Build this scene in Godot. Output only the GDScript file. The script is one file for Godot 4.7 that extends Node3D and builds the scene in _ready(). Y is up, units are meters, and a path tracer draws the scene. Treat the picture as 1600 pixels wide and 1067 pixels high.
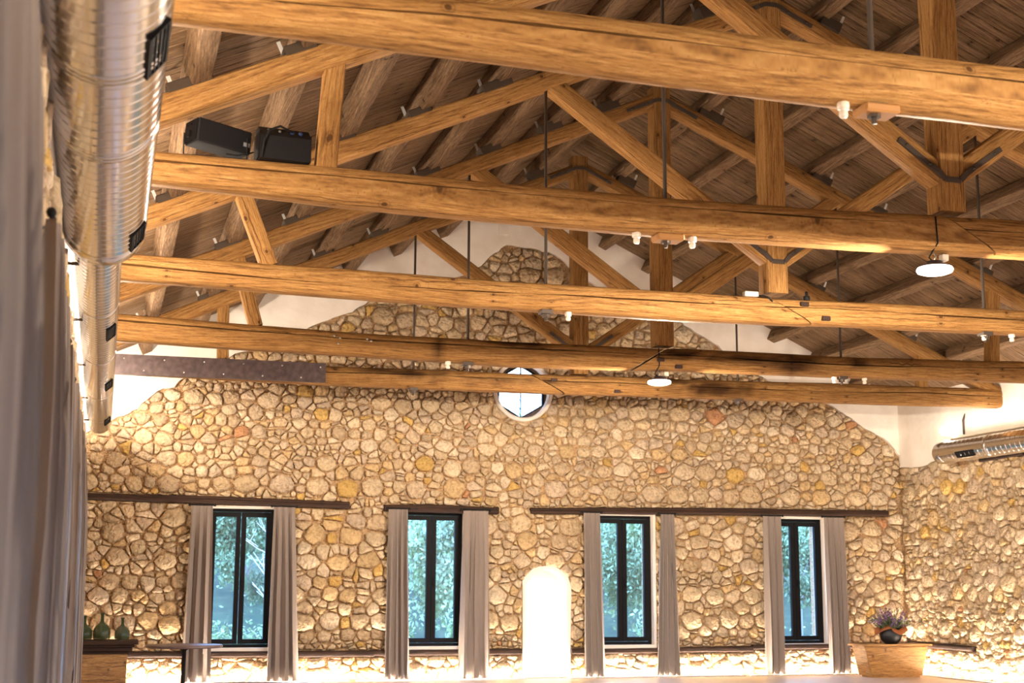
extends Node3D
# Stone hall with timber roof trusses.  x runs along the end wall, y up, the end wall stands at z = ZB.

const XL := -0.38
const XR := 14.08
const XM := 6.83
const ZB := -23.28
const ZF := 3.2
const PITCH := 0.465
const RIDGE := 8.33
const TZ := [3.77, 7.02, 10.27, 13.52, 16.78, 20.03]   # distance of the front face of each truss

const WARM := Color(1.0, 0.935, 0.85)
const UNSEEN_LEFT_GLOBE_E := 4.8  # left globes are unseen, strength set to light plaster and roof
const GLOBE_RIGHT_E := 0.18
const UNSEEN_DUCT_LED_E := 0.85  # for the unseen strips that light the right roof slope
const PENDANT_E := 20.0
const LED_E := 2.5
const NICHE_E := 0.3

var rng := RandomNumberGenerator.new()
var noise := FastNoiseLite.new()
var M := {}
var taken := {}

# ------------------------------------------------------------------ naming
func numbered(called: String) -> String:
	var n: int = taken.get(called, 0)
	taken[called] = n + 1
	return called if n == 0 else "%s_%03d" % [called, n]

func tag(o: Node3D, label: String, category := "", group := "", kind := "") -> Node3D:
	if label: o.set_meta("label", label)
	if category: o.set_meta("category", category)
	if group: o.set_meta("group", group)
	if kind: o.set_meta("kind", kind)
	return o

func thing(called: String, label: String, category: String, at := Vector3.ZERO, group := "") -> Node3D:
	var o := Node3D.new()
	o.name = numbered(called)
	add_child(o)
	o.position = at
	return tag(o, label, category, group)

func structure(called: String, label := "") -> Node3D:
	var o := Node3D.new()
	o.name = called
	add_child(o)
	return tag(o, label, "", "", "structure")

func part(called: String, mesh: Mesh, mat: Material, parent: Node3D) -> MeshInstance3D:
	var o := MeshInstance3D.new()
	o.name = called
	o.mesh = mesh
	o.material_override = mat
	parent.add_child(o, true)
	return o

# ------------------------------------------------------------------ mesh helpers
func begin(smooth := false) -> SurfaceTool:
	var st := SurfaceTool.new()
	st.begin(Mesh.PRIMITIVE_TRIANGLES)
	st.set_smooth_group(0 if smooth else -1)
	return st

func done(st: SurfaceTool) -> ArrayMesh:
	st.generate_normals()
	return st.commit()

func tri(st: SurfaceTool, a: Vector3, b: Vector3, c: Vector3) -> void:   # counter-clockwise seen from outside
	st.add_vertex(a)
	st.add_vertex(c)
	st.add_vertex(b)

func quad(st: SurfaceTool, a: Vector3, b: Vector3, c: Vector3, d: Vector3) -> void:
	tri(st, a, b, c)
	tri(st, a, c, d)

func box(st: SurfaceTool, lo: Vector3, hi: Vector3, t := Transform3D()) -> void:
	var p := []
	for i in 8:
		p.append(t * Vector3(hi.x if i & 1 else lo.x, hi.y if i & 2 else lo.y, hi.z if i & 4 else lo.z))
	quad(st, p[4], p[5], p[7], p[6])
	quad(st, p[1], p[0], p[2], p[3])
	quad(st, p[5], p[1], p[3], p[7])
	quad(st, p[0], p[4], p[6], p[2])
	quad(st, p[6], p[7], p[3], p[2])
	quad(st, p[0], p[1], p[5], p[4])

func bevel_box(st: SurfaceTool, lo: Vector3, hi: Vector3, r: float, t := Transform3D()) -> void:
	# a box whose upright and lying edges are cut at 45 degrees: hull of three nested slabs
	var c := (lo + hi) / 2.0
	var h := (hi - lo) / 2.0
	var f := func(sx, sy, sz, ax): return t * (c + Vector3(sx * (h.x if ax == 0 else h.x - r), sy * (h.y if ax == 1 else h.y - r), sz * (h.z if ax == 2 else h.z - r)))
	for s in [-1, 1]:
		var q := [[-1, -1], [1, -1], [1, 1], [-1, 1]]
		if s < 0: q.reverse()
		quad(st, f.call(s, q[0][0], q[0][1], 0), f.call(s, q[1][0], q[1][1], 0), f.call(s, q[2][0], q[2][1], 0), f.call(s, q[3][0], q[3][1], 0))
		quad(st, f.call(q[0][1], s, q[0][0], 1), f.call(q[1][1], s, q[1][0], 1), f.call(q[2][1], s, q[2][0], 1), f.call(q[3][1], s, q[3][0], 1))
		quad(st, f.call(q[0][0], q[0][1], s, 2), f.call(q[1][0], q[1][1], s, 2), f.call(q[2][0], q[2][1], s, 2), f.call(q[3][0], q[3][1], s, 2))
	for a in [-1, 1]:
		for b in [-1, 1]:
			var flip: bool = a * b < 0
			_edge(st, f.call(a, b, -1, 0), f.call(a, b, 1, 0), f.call(a, b, 1, 1), f.call(a, b, -1, 1), not flip)
			_edge(st, f.call(-1, a, b, 1), f.call(1, a, b, 1), f.call(1, a, b, 2), f.call(-1, a, b, 2), not flip)
			_edge(st, f.call(a, -1, b, 0), f.call(a, 1, b, 0), f.call(a, 1, b, 2), f.call(a, -1, b, 2), flip)
			for d in [-1, 1]:
				var x: Vector3 = f.call(a, b, d, 0)
				var y: Vector3 = f.call(a, b, d, 1)
				var z: Vector3 = f.call(a, b, d, 2)
				if a * b * d > 0: tri(st, x, y, z)
				else: tri(st, x, z, y)

func _edge(st: SurfaceTool, a: Vector3, b: Vector3, c: Vector3, d: Vector3, flip: bool) -> void:
	if flip: quad(st, d, c, b, a)
	else: quad(st, a, b, c, d)

func tube(st: SurfaceTool, pts: PackedVector3Array, radii, n := 8, caps := true) -> void:
	var rings := []
	var u := Vector3.ZERO
	for i in pts.size():
		var d := (pts[mini(i + 1, pts.size() - 1)] - pts[maxi(i - 1, 0)]).normalized()
		if u == Vector3.ZERO:
			u = d.cross(Vector3.UP if absf(d.y) < 0.9 else Vector3.RIGHT).normalized()
		u = (u - d * u.dot(d)).normalized()
		var w := d.cross(u)
		var r: float = radii[i] if radii is Array or radii is PackedFloat32Array else radii
		var ring := PackedVector3Array()
		for k in n:
			var a := TAU * k / n
			ring.append(pts[i] + (u * cos(a) + w * sin(a)) * r)
		rings.append(ring)
	for i in rings.size() - 1:
		for k in n:
			var m := (k + 1) % n
			quad(st, rings[i][k], rings[i][m], rings[i + 1][m], rings[i + 1][k])
	if caps:
		for k in range(1, n - 1):
			tri(st, rings[0][0], rings[0][k + 1], rings[0][k])
			tri(st, rings[-1][0], rings[-1][k], rings[-1][k + 1])

func lathe(st: SurfaceTool, prof: Array, n := 24, at := Vector3.ZERO, arc := TAU) -> void:
	# profile of [radius, height] from bottom to top, turned about y
	for i in prof.size() - 1:
		for k in n:
			var a := arc * k / n
			var b := arc * (k + 1) / n
			var p := at + Vector3(prof[i][0] * cos(a), prof[i][1], prof[i][0] * sin(a))
			var q := at + Vector3(prof[i][0] * cos(b), prof[i][1], prof[i][0] * sin(b))
			var r := at + Vector3(prof[i + 1][0] * cos(b), prof[i + 1][1], prof[i + 1][0] * sin(b))
			var s := at + Vector3(prof[i + 1][0] * cos(a), prof[i + 1][1], prof[i + 1][0] * sin(a))
			if prof[i][0] > 0.0001: tri(st, p, r, q)
			if prof[i + 1][0] > 0.0001: tri(st, p, s, r)

func prism(st: SurfaceTool, poly: PackedVector2Array, o: Vector3, u: Vector3, v: Vector3, n: Vector3, h0: float, h1: float) -> void:
	# polygon in (u, v), extruded along n from h0 to h1; u x v = n
	var p := poly
	if Geometry2D.is_polygon_clockwise(p):
		p = p.duplicate()
		p.reverse()
	var idx := Geometry2D.triangulate_polygon(p)
	for i in range(0, idx.size(), 3):
		var a := p[idx[i]]
		var b := p[idx[i + 1]]
		var c := p[idx[i + 2]]
		if (b - a).cross(c - a) < 0:
			var t := b
			b = c
			c = t
		tri(st, o + u * a.x + v * a.y + n * h1, o + u * b.x + v * b.y + n * h1, o + u * c.x + v * c.y + n * h1)
		tri(st, o + u * a.x + v * a.y + n * h0, o + u * c.x + v * c.y + n * h0, o + u * b.x + v * b.y + n * h0)
	for i in p.size():
		var a := p[i]
		var b := p[(i + 1) % p.size()]
		var pa := o + u * a.x + v * a.y
		var pb := o + u * b.x + v * b.y
		quad(st, pa + n * h0, pb + n * h0, pb + n * h1, pa + n * h1)

func ring_prism(st: SurfaceTool, inner: PackedVector2Array, outer: PackedVector2Array, o: Vector3, u: Vector3, v: Vector3, n: Vector3, h0: float, h1: float, closed := true) -> void:
	# both outlines counter-clockwise, with as many points
	var m := inner.size()
	for i in m if closed else m - 1:
		var j := (i + 1) % m
		var a0 := o + u * inner[i].x + v * inner[i].y
		var a1 := o + u * inner[j].x + v * inner[j].y
		var b0 := o + u * outer[i].x + v * outer[i].y
		var b1 := o + u * outer[j].x + v * outer[j].y
		quad(st, a0 + n * h1, b0 + n * h1, b1 + n * h1, a1 + n * h1)
		quad(st, a0 + n * h0, a1 + n * h0, b1 + n * h0, b0 + n * h0)
		quad(st, b0 + n * h0, b1 + n * h0, b1 + n * h1, b0 + n * h1)
		quad(st, a1 + n * h0, a0 + n * h0, a0 + n * h1, a1 + n * h1)

# A hewn timber: centre line pts, sizes (width across, height along up) at each point. Rounded edges, uneven faces, and split grooves on its side face.
func timber(pts: Array, sizes: Array, up: Vector3, o := {}) -> ArrayMesh:
	var st := begin(true)
	var step: float = o.get("step", 0.35)
	var rough: float = o.get("rough", 0.008)
	var cor: float = o.get("corner", 0.035)
	var crack: float = o.get("crack", 0.0)
	var stain = o.get("stain")
	var tone: Color = o.get("tone", Color.WHITE)
	var sd: float = o.get("seed", rng.randf() * 500.0)
	var cs := PackedVector3Array()
	var ws := PackedVector2Array()
	var run := PackedFloat32Array()
	var acc := 0.0
	for i in pts.size() - 1:
		var l: float = pts[i].distance_to(pts[i + 1])
		var n := maxi(1, int(ceil(l / step)))
		for k in n + (1 if i == pts.size() - 2 else 0):
			var t := float(k) / n
			cs.append(pts[i].lerp(pts[i + 1], t))
			ws.append(sizes[i].lerp(sizes[i + 1], t))
			run.append(acc + l * t)
		acc += l
	var total := acc
	var rings := []
	var vco := PackedFloat32Array()
	var shades := []
	for i in cs.size():
		var d := (cs[mini(i + 1, cs.size() - 1)] - cs[maxi(i - 1, 0)]).normalized()
		var side := d.cross(up).normalized()
		var vu := side.cross(d).normalized()
		var hw := ws[i].x / 2.0
		var hh := ws[i].y / 2.0
		var c := minf(cor, minf(hw, hh) * 0.95)
		var prof := PackedVector2Array()   # (side, up), counter-clockwise seen from the far end
		var k45 := 0.2929 * c
		prof.append(Vector2(hw, -hh + c))
		if crack > 0.0:
			var y0 := hh * (0.15 + 0.45 * noise.get_noise_2d(run[i] * 6.0, sd)) + hh * float(o.get("crack_at", 0.0))
			y0 = clampf(y0, -hh + c + 0.02, hh - c - 0.02)
			var open := clampf(0.7 + 2.2 * noise.get_noise_2d(run[i] * 22.0 + 40.0, sd), 0.0, 1.0)
			var half := 0.0008 + 0.13 * crack * open * (1.0 + 0.5 * noise.get_noise_2d(run[i] * 90.0, sd + 7.0))
			var deep := 0.004 + crack * 1.3 * open
			prof.append(Vector2(hw, y0 - half))
			prof.append(Vector2(hw - deep, y0 - half * 0.5))
			prof.append(Vector2(hw - deep, y0 + half * 0.5))
			prof.append(Vector2(hw, y0 + half))
		for q in [[1, 1], [-1, 1], [-1, -1], [1, -1]]:
			var first := Vector2(q[0] * hw, q[1] * (hh - c))
			var second := Vector2(q[0] * (hw - c), q[1] * hh)
			var mid := Vector2(q[0] * (hw - k45), q[1] * (hh - k45))
			var flip: bool = q[0] * q[1] < 0
			for e in ([second, mid, first] if flip else [first, mid, second]):
				if not (q[0] == 1 and q[1] == -1 and e == first): prof.append(e)
		var ring := PackedVector3Array()
		var shade := PackedColorArray()
		for j in prof.size():
			var e := prof[j]
			var bump := noise.get_noise_3d(run[i] * 14.0 + sd, e.x * 90.0, e.y * 90.0) * rough
			var wave := Vector2(noise.get_noise_2d(run[i] * 5.0, sd + 90.0), noise.get_noise_2d(run[i] * 5.0, sd + 170.0)) * rough * 1.8
			var f := e * (1.0 + bump / maxf(0.05, e.length())) + wave
			var lean := 0.0
			if o.has("slant_end"): lean = float(o.slant_end) * clampf(1.0 - (total - run[i]) / 1.3, 0.0, 1.0)
			elif o.has("slant_start"): lean = float(o.slant_start) * clampf(1.0 - run[i] / 1.3, 0.0, 1.0)
			var p := cs[i] + side * f.x + vu * f.y + d * lean * f.y
			ring.append(p)
			shade.append(tone * stain.call(p) if stain != null else tone)
		rings.append(ring)
		shades.append(shade)
		if vco.is_empty():
			var s := 0.0
			for j in prof.size():
				vco.append(s)
				s += prof[j].distance_to(prof[(j + 1) % prof.size()])
			vco.append(s)
	var m: int = rings[0].size()
	var du := sd * 0.37
	var us: float = o.get("along", 3.2)
	for i in rings.size() - 1:
		for j in m:
			var k := (j + 1) % m
			var e := [[i, j, vco[j]], [i, k, vco[j + 1]], [i + 1, k, vco[j + 1]], [i + 1, j, vco[j]]]
			st.set_smooth_group([3, 4, 5, 6][j] if crack > 0.0 and j < 4 else 0)
			for w in [0, 1, 2, 0, 2, 3]:
				st.set_color(shades[e[w][0]][e[w][1]])
				st.set_uv(Vector2(run[e[w][0]] / us + du, e[w][2] / 1.0 + du))
				st.add_vertex(rings[e[w][0]][e[w][1]])
	st.set_smooth_group(1)
	for end in [0, rings.size() - 1]:
		var mid := cs[end]
		for j in m:
			var k := (j + 1) % m
			var order := [mid, rings[end][j], rings[end][k]] if end == 0 else [mid, rings[end][k], rings[end][j]]
			for p in order:
				st.set_color(shades[end][0] * Color(0.8, 0.78, 0.76))
				st.set_uv(Vector2((p.y + p.z) * 0.2, p.x * 0.3 + p.y))
				st.add_vertex(p)
	return done(st)

# ------------------------------------------------------------------ textures
func wood_textures(sd: int, dark: Color, mid: Color, light: Color, knots: int, w := 768, h := 256) -> Array:
	var n := FastNoiseLite.new()
	n.seed = sd
	n.frequency = 1.0
	n.fractal_octaves = 3
	var r := RandomNumberGenerator.new()
	r.seed = sd
	var kn := []
	for i in knots:
		kn.append(Vector3(r.randf() * w, r.randf() * h, r.randf_range(4.0, 7.5)))
	var splits := []
	for i in knots: splits.append(Vector3(r.randf() * w, r.randf() * h, r.randf_range(120, 420)))
	var im := Image.create(w, h, false, Image.FORMAT_RGB8)
	var hi := Image.create(w, h, false, Image.FORMAT_RGB8)
	for x in w:
		var a := TAU * x / w
		var cx := cos(a)
		var sx := sin(a)
		for y in h:
			var b := float(y)
			var k := 0.0
			for q in kn:
				var dx: float = absf(x - q.x)
				dx = minf(dx, w - dx)
				var dy: float = b - q.y
				dy -= h * roundf(dy / h)
				var d2: float = (dx * dx * 0.12 + dy * dy) / (q.z * q.z)
				var core: float = sqrt(dx * dx * 0.7 + dy * dy) / q.z
				if d2 < 14.0:
					b += dy * 0.55 * exp(-d2 * 0.35)
					k = maxf(k, clampf((1.0 - core) * 2.2, 0.0, 1.0))
					if core > 1.0 and core < 1.9: k = maxf(k, 0.25 * sin((core - 1.0) / 0.9 * PI))
			var vb := TAU * b / h
			var f1 := n.get_noise_3d(cx * 1.3 + cos(vb) * 6.0, sx * 1.3 + sin(vb) * 6.0, 3.0)
			var f2 := n.get_noise_3d(cx * 2.2 + 20.0, sx * 2.2, b * 0.35)
			var f3 := n.get_noise_3d(cx * 7.0 - 50.0, sx * 7.0, b * 0.9)
			var t := 0.56 + f1 * 0.38 + f2 * 0.30 + f3 * 0.20
			var line := 1.0 - clampf(1.0 - (absf(f2) - 0.008) / 0.018, 0.0, 1.0) * clampf(f1 * 4.0, 0.0, 1.0)
			t = clampf(t, 0.0, 1.0) * (0.55 + 0.45 * line)
			t = lerpf(t, 0.04, clampf(k * 1.2, 0.0, 0.92))
			for q in splits:
				var along: float = fposmod(x - q.x, w) / q.z
				if along < 1.0:
					var off: float = b - q.y - 5.0 * n.get_noise_2d(x * 0.012, q.y)
					off = absf(off - h * roundf(off / h))
					t *= 1.0 - 0.8 * clampf(1.3 - off / (1.3 * sin(along * PI) + 0.05), 0.0, 1.0)
			var c := dark.lerp(mid, t * 2.0) if t < 0.5 else mid.lerp(light, t * 2.0 - 1.0)
			im.set_pixel(x, y, c)
			var g := clampf(0.5 + f2 * 0.35 + f3 * 0.4, 0.0, 1.0) * (0.6 + 0.4 * line)
			hi.set_pixel(x, y, Color(g, g, g))
	return [ImageTexture.create_from_image(im), ImageTexture.create_from_image(hi)]

func noise_tex(sd: int, freq: float, oct: int, stops: Array, size := 512) -> NoiseTexture2D:
	var n := FastNoiseLite.new()
	n.seed = sd
	n.frequency = freq
	n.fractal_octaves = oct
	var t := NoiseTexture2D.new()
	t.width = size
	t.height = size
	t.seamless = true
	t.noise = n
	var g := Gradient.new()
	g.offsets = PackedFloat32Array(stops.map(func(s): return s[0]))
	g.colors = PackedColorArray(stops.map(func(s): return s[1]))
	t.color_ramp = g
	return t

func grey(v: float) -> Color:
	return Color(v, v, v)

func mat(called: String, c: Color, rough := 0.8, metal := 0.0) -> StandardMaterial3D:
	var m := StandardMaterial3D.new()
	m.resource_name = called
	m.albedo_color = c
	m.roughness = rough
	m.metallic = metal
	M[called] = m
	return m

func triplanar(m: StandardMaterial3D, scale: float) -> void:
	m.uv1_triplanar = true
	m.uv1_world_triplanar = true
	m.uv1_scale = Vector3.ONE * scale

func make_materials() -> void:
	var relief := noise_tex(11, 0.014, 3, [[0.0, grey(0.0)], [1.0, grey(1.0)]])
	var fine := noise_tex(12, 0.05, 4, [[0.0, grey(0.0)], [1.0, grey(1.0)]])
	var m := mat("stone", Color.WHITE, 0.92)
	m.vertex_color_use_as_albedo = true
	m.albedo_texture = noise_tex(13, 0.018, 5, [[0.0, Color(0.70, 0.66, 0.62)], [0.45, Color(0.92, 0.91, 0.89)], [1.0, Color(1.0, 1.0, 1.0)]])
	m.heightmap_enabled = true
	m.heightmap_texture = relief
	m.heightmap_scale = 4.5
	triplanar(m, 1.4)
	m = mat("mortar", Color.WHITE, 0.95)
	m.albedo_texture = noise_tex(14, 0.03, 5, [[0.0, Color(0.64, 0.51, 0.36)], [0.5, Color(0.76, 0.62, 0.46)], [1.0, Color(0.86, 0.74, 0.58)]])
	m.heightmap_enabled = true
	m.heightmap_texture = fine
	m.heightmap_scale = 3.0
	triplanar(m, 1.1)
	m = mat("plaster", Color.WHITE, 0.9)
	m.albedo_texture = noise_tex(15, 0.008, 4, [[0.0, Color(0.90, 0.86, 0.81)], [1.0, Color(0.95, 0.92, 0.88)]])
	m.heightmap_enabled = true
	m.heightmap_texture = relief
	m.heightmap_scale = 0.4
	triplanar(m, 0.5)
	m = mat("white_plaster", Color(0.92, 0.88, 0.83), 0.9)
	m = mat("floor", Color.WHITE, 0.35)
	m.albedo_texture = noise_tex(16, 0.02, 4, [[0.0, Color(0.74, 0.68, 0.64)], [1.0, Color(0.84, 0.79, 0.75)]])
	triplanar(m, 0.4)
	var gold := wood_textures(21, Color(0.31, 0.205, 0.115), Color(0.605, 0.435, 0.245), Color(0.755, 0.59, 0.37), 10)
	m = mat("beam_wood", Color.WHITE, 0.68)
	m.metallic_specular = 0.22
	m.vertex_color_use_as_albedo = true
	m.albedo_texture = gold[0]
	m.heightmap_enabled = true
	m.heightmap_texture = gold[1]
	m.heightmap_scale = 0.5
	var aged := wood_textures(22, Color(0.17, 0.12, 0.085), Color(0.40, 0.31, 0.225), Color(0.56, 0.455, 0.345), 4)
	m = mat("roof_wood", Color.WHITE, 0.8)
	m.metallic_specular = 0.22
	m.vertex_color_use_as_albedo = true
	m.albedo_texture = aged[0]
	m.heightmap_enabled = true
	m.heightmap_texture = aged[1]
	m.heightmap_scale = 0.35
	m = mat("dark_wood", Color(0.52, 0.40, 0.30), 0.8)
	m.vertex_color_use_as_albedo = true
	m.albedo_texture = aged[0]
	m.heightmap_enabled = true
	m.heightmap_texture = aged[1]
	m.heightmap_scale = 0.6
	m = mat("console_wood", Color(1.0, 1.0, 0.95), 0.5)
	m.vertex_color_use_as_albedo = true
	m.albedo_texture = gold[0]
	m = mat("washer_wood", Color(0.66, 0.46, 0.24), 0.7)
	m = mat("block_wood", Color(0.24, 0.18, 0.12), 0.75)
	mat("iron", Color(0.30, 0.25, 0.21), 0.65, 0.3)
	m = mat("steel_plate", Color.WHITE, 0.5, 0.6)
	m.albedo_texture = noise_tex(17, 0.02, 4, [[0.0, Color(0.27, 0.22, 0.22)], [1.0, Color(0.40, 0.34, 0.33)]])
	triplanar(m, 0.8)
	m = mat("duct_steel", Color(0.84, 0.83, 0.82), 0.17, 1.0)
	mat("zinc", Color(0.88, 0.87, 0.85), 0.45, 0.3)
	mat("bright_steel", Color(0.85, 0.84, 0.82), 0.3, 1.0)
	mat("black", Color(0.11, 0.105, 0.11), 0.6).metallic_specular = 0.3
	mat("grille", Color(0.10, 0.09, 0.09), 0.7).metallic_specular = 0.2
	mat("black_frame", Color(0.09, 0.085, 0.09), 0.6).metallic_specular = 0.25
	m = mat("curtain", Color.WHITE, 0.95)
	m.albedo_texture = noise_tex(19, 0.2, 3, [[0.0, Color(0.53, 0.475, 0.44)], [1.0, Color(0.60, 0.545, 0.51)]], 256)
	triplanar(m, 3.0)
	m.rim_enabled = true
	m.rim = 0.3
	m = mat("glass", Color(0.85, 0.95, 1.0, 0.04), 0.02)
	m.metallic_specular = 0.2
	m.transparency = BaseMaterial3D.TRANSPARENCY_ALPHA
	m = mat("green_glass", Color(0.12, 0.26, 0.15, 0.5), 0.06)
	m.transparency = BaseMaterial3D.TRANSPARENCY_ALPHA
	m = mat("glow", Color(1, 1, 1), 0.5)
	m.emission_enabled = true
	m.emission = Color(1.0, 0.95, 0.88)
	m.emission_energy_multiplier = 3.0
	mat("porcelain", Color(0.88, 0.83, 0.76), 0.3)
	mat("pot", Color(0.06, 0.065, 0.085), 0.5)
	mat("ribbon", Color(0.62, 0.36, 0.20), 0.8)
	m = mat("leaf", Color.WHITE, 0.7)
	m.vertex_color_use_as_albedo = true
	m.backlight_enabled = true
	m.backlight = Color(0.5, 0.5, 0.5)
	m = mat("bark", Color(0.55, 0.52, 0.50), 0.9)
	m = mat("grass", Color.WHITE, 0.95)
	m.albedo_texture = noise_tex(20, 0.02, 5, [[0.0, Color(0.10, 0.15, 0.09)], [0.6, Color(0.20, 0.26, 0.15)], [1.0, Color(0.36, 0.34, 0.22)]])
	triplanar(m, 0.3)
	m = mat("blue_plastic", Color(0.14, 0.20, 0.36), 0.4)
	m = mat("label_print", Color(0.55, 0.55, 0.55), 0.5)
	m = mat("table_wood", Color(0.40, 0.33, 0.32), 0.35)
	m = mat("roof_outside", Color(0.35, 0.2, 0.15), 0.9)

# ------------------------------------------------------------------ rubble stone
const STONES := [[0.63, 0.465, 0.285], [0.67, 0.505, 0.32], [0.60, 0.455, 0.305], [0.71, 0.55, 0.365], [0.57, 0.42, 0.265], [0.65, 0.455, 0.24], [0.61, 0.465, 0.33], [0.74, 0.59, 0.415], [0.64, 0.49, 0.315]]

func rubble(parent: Node3D, region: PackedVector2Array, cuts: Array, o: Vector3, u: Vector3, v: Vector3, n: Vector3, sd: int, single: int, scale := 1.0, seen_to := 1e9) -> void:
	var r := RandomNumberGenerator.new()
	r.seed = sd
	var ax := 1.08
	var lo := Vector2(1e9, 1e9)
	var hi := -lo
	for p in region:
		lo = lo.min(p)
		hi = hi.max(p)
	lo -= Vector2(0.3, 0.3)
	hi += Vector2(0.3, 0.3)
	lo.x /= ax
	hi.x /= ax
	var cell := 0.32 * scale
	var grid := {}
	var pos := PackedVector2Array()
	var rad := PackedFloat32Array()
	# rough courses: stones of uneven width side by side, now and then two small ones on top of each other
	var y := lo.y
	while y < hi.y:
		var h := r.randf_range(0.11, 0.27) * scale
		var x := lo.x + r.randf_range(-0.2, 0.0)
		while x < hi.x:
			var w := h * (r.randf_range(0.5, 1.0) if r.randf() < 0.4 else r.randf_range(1.0, 2.1))
			var mid := Vector2(x + w / 2, y + h / 2 + r.randf_range(-0.18, 0.18) * h)
			var put := [[mid, minf(w, h * 1.3) * 0.5]]
			if r.randf() < 0.36:
				var split := r.randf_range(0.35, 0.65)
				put = [[Vector2(x + w / 2 + r.randf_range(-0.1, 0.1) * w, y + h * split * 0.5), h * split * 0.5], [Vector2(x + w / 2 + r.randf_range(-0.1, 0.1) * w, y + h * (1.0 + split) * 0.5), h * (1.0 - split) * 0.5]]
			if r.randf() < 0.42: put.append([Vector2(x + r.randf_range(-0.02, 0.02), y + r.randf_range(-0.1, 0.25) * h), h * r.randf_range(0.12, 0.26)])
			for q in put:
				var key := Vector2i(int(floor(q[0].x / cell)), int(floor(q[0].y / cell)))
				if not grid.has(key): grid[key] = []
				grid[key].append(pos.size())
				pos.append(q[0])
				rad.append(q[1] * r.randf_range(0.9, 1.1))
			x += w
		y += h * 0.98
	var cells := []
	for i in pos.size():
		var c := pos[i]
		var R := 0.42 * scale
		var poly := PackedVector2Array([c + Vector2(-R, -R), c + Vector2(R, -R), c + Vector2(R, R), c + Vector2(-R, R)])
		var gx := int(floor(c.x / cell))
		var gy := int(floor(c.y / cell))
		for dx in range(-2, 3):
			for dy in range(-2, 3):
				for k in grid.get(Vector2i(gx + dx, gy + dy), []):
					if k == i: continue
					var d := pos[k] - c
					var l := d.length()
					# power line between the two discs
					var cut := (l * l + rad[i] * rad[i] - rad[k] * rad[k]) / (2.0 * l)
					if cut > R * 1.42: continue
					d /= l
					var out := PackedVector2Array()
					for e in poly.size():
						var a := poly[e]
						var b := poly[(e + 1) % poly.size()]
						var da := (a - c).dot(d) - cut
						var db := (b - c).dot(d) - cut
						if da <= 0: out.append(a)
						if (da < 0 and db > 0) or (da > 0 and db < 0):
							out.append(a.lerp(b, da / (da - db)))
					poly = out
					if poly.size() < 3: break
		if poly.size() < 3: continue
		for e in poly.size(): poly[e].x *= ax
		var ctr := c * Vector2(ax, 1)
		var inside := true
		for p in poly:
			if not Geometry2D.is_point_in_polygon(p, region):
				inside = false
				break
		if not inside:
			if not Geometry2D.is_point_in_polygon(ctr, region): continue
			poly = largest(Geometry2D.intersect_polygons(poly, region))
		for cutter in cuts:
			if poly.size() < 3: break
			var box2 := Rect2(ctr, Vector2.ZERO).grow(0.55 * scale)
			var hit := false
			if box2.intersects(cutter[0]): hit = true
			if hit: poly = largest(Geometry2D.clip_polygons(poly, cutter[1]))
		if poly.size() < 3: continue
		poly = largest(Geometry2D.offset_polygon(poly, -r.randf_range(0.003, 0.010) * scale))
		if poly.size() < 3: continue
		if r.randf() < 0.7:
			# most stones are blocks: square them off, a little askew
			var b0 := poly[0]
			var b1 := poly[0]
			for p in poly:
				b0 = b0.min(p)
				b1 = b1.max(p)
			var bc := (b0 + b1) / 2.0
			var bh := (b1 - b0) / 2.0
			var turn := r.randfn(0.0, 0.16)
			var blk := PackedVector2Array()
			for e in [[-1, -1], [1, -1], [1, 1], [-1, 1]]:
				blk.append(bc + Vector2(e[0] * bh.x * r.randf_range(0.74, 0.98), e[1] * bh.y * r.randf_range(0.76, 0.98)).rotated(turn))
			var got := largest(Geometry2D.intersect_polygons(poly, blk))
			if got.size() >= 3: poly = got
		if Geometry2D.is_polygon_clockwise(poly): poly.reverse()
		# round the corners, then drop the shortest edges until ten points are left
		var rr := PackedVector2Array()
		var cutk := r.randf_range(0.09, 0.25)
		for e in poly.size():
			var a := poly[e]
			var b := poly[(e + 1) % poly.size()]
			rr.append(a.lerp(b, cutk))
			rr.append(a.lerp(b, 1.0 - cutk))
		while rr.size() > 10:
			var best := 0
			var least := 1e9
			for e in rr.size():
				var l := rr[e].distance_squared_to(rr[(e + 1) % rr.size()])
				if l < least:
					least = l
					best = e
			rr[best] = rr[best].lerp(rr[(best + 1) % rr.size()], 0.5)
			rr.remove_at((best + 1) % rr.size())
		var s := 0.0
		for e in rr.size(): s += rr[e].cross(rr[(e + 1) % rr.size()])
		if s * 0.5 < 0.0012: continue
		cells.append([s * 0.5, rr])
	cells.sort_custom(func(a, b): return a[0] - (100.0 if a[1][0].x > seen_to else 0.0) > b[0] - (100.0 if b[1][0].x > seen_to else 0.0))
	var rest := begin(true)
	var any := false
	for i in cells.size():
		var pts: PackedVector2Array = cells[i][1]
		var st: SurfaceTool = begin(true) if i < single else rest
		var ctr := Vector2.ZERO
		for p in pts: ctr += p / pts.size()
		var size := sqrt(cells[i][0])
		var high := r.randf_range(0.008, 0.040) + size * r.randf_range(0.04, 0.16)
		var tilt := Vector2(r.randf_range(-0.10, 0.10), r.randf_range(-0.10, 0.10))
		var base: Array = STONES[r.randi() % STONES.size()]
		if r.randf() < 0.035: base = [0.62, 0.40, 0.13]
		if r.randf() < 0.008: base = [0.55, 0.28, 0.14]
		var k := r.randf_range(0.88, 1.12)
		var col := Color(base[0] * k, base[1] * k, base[2] * k)
		var rings := [[], [], []]
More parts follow.
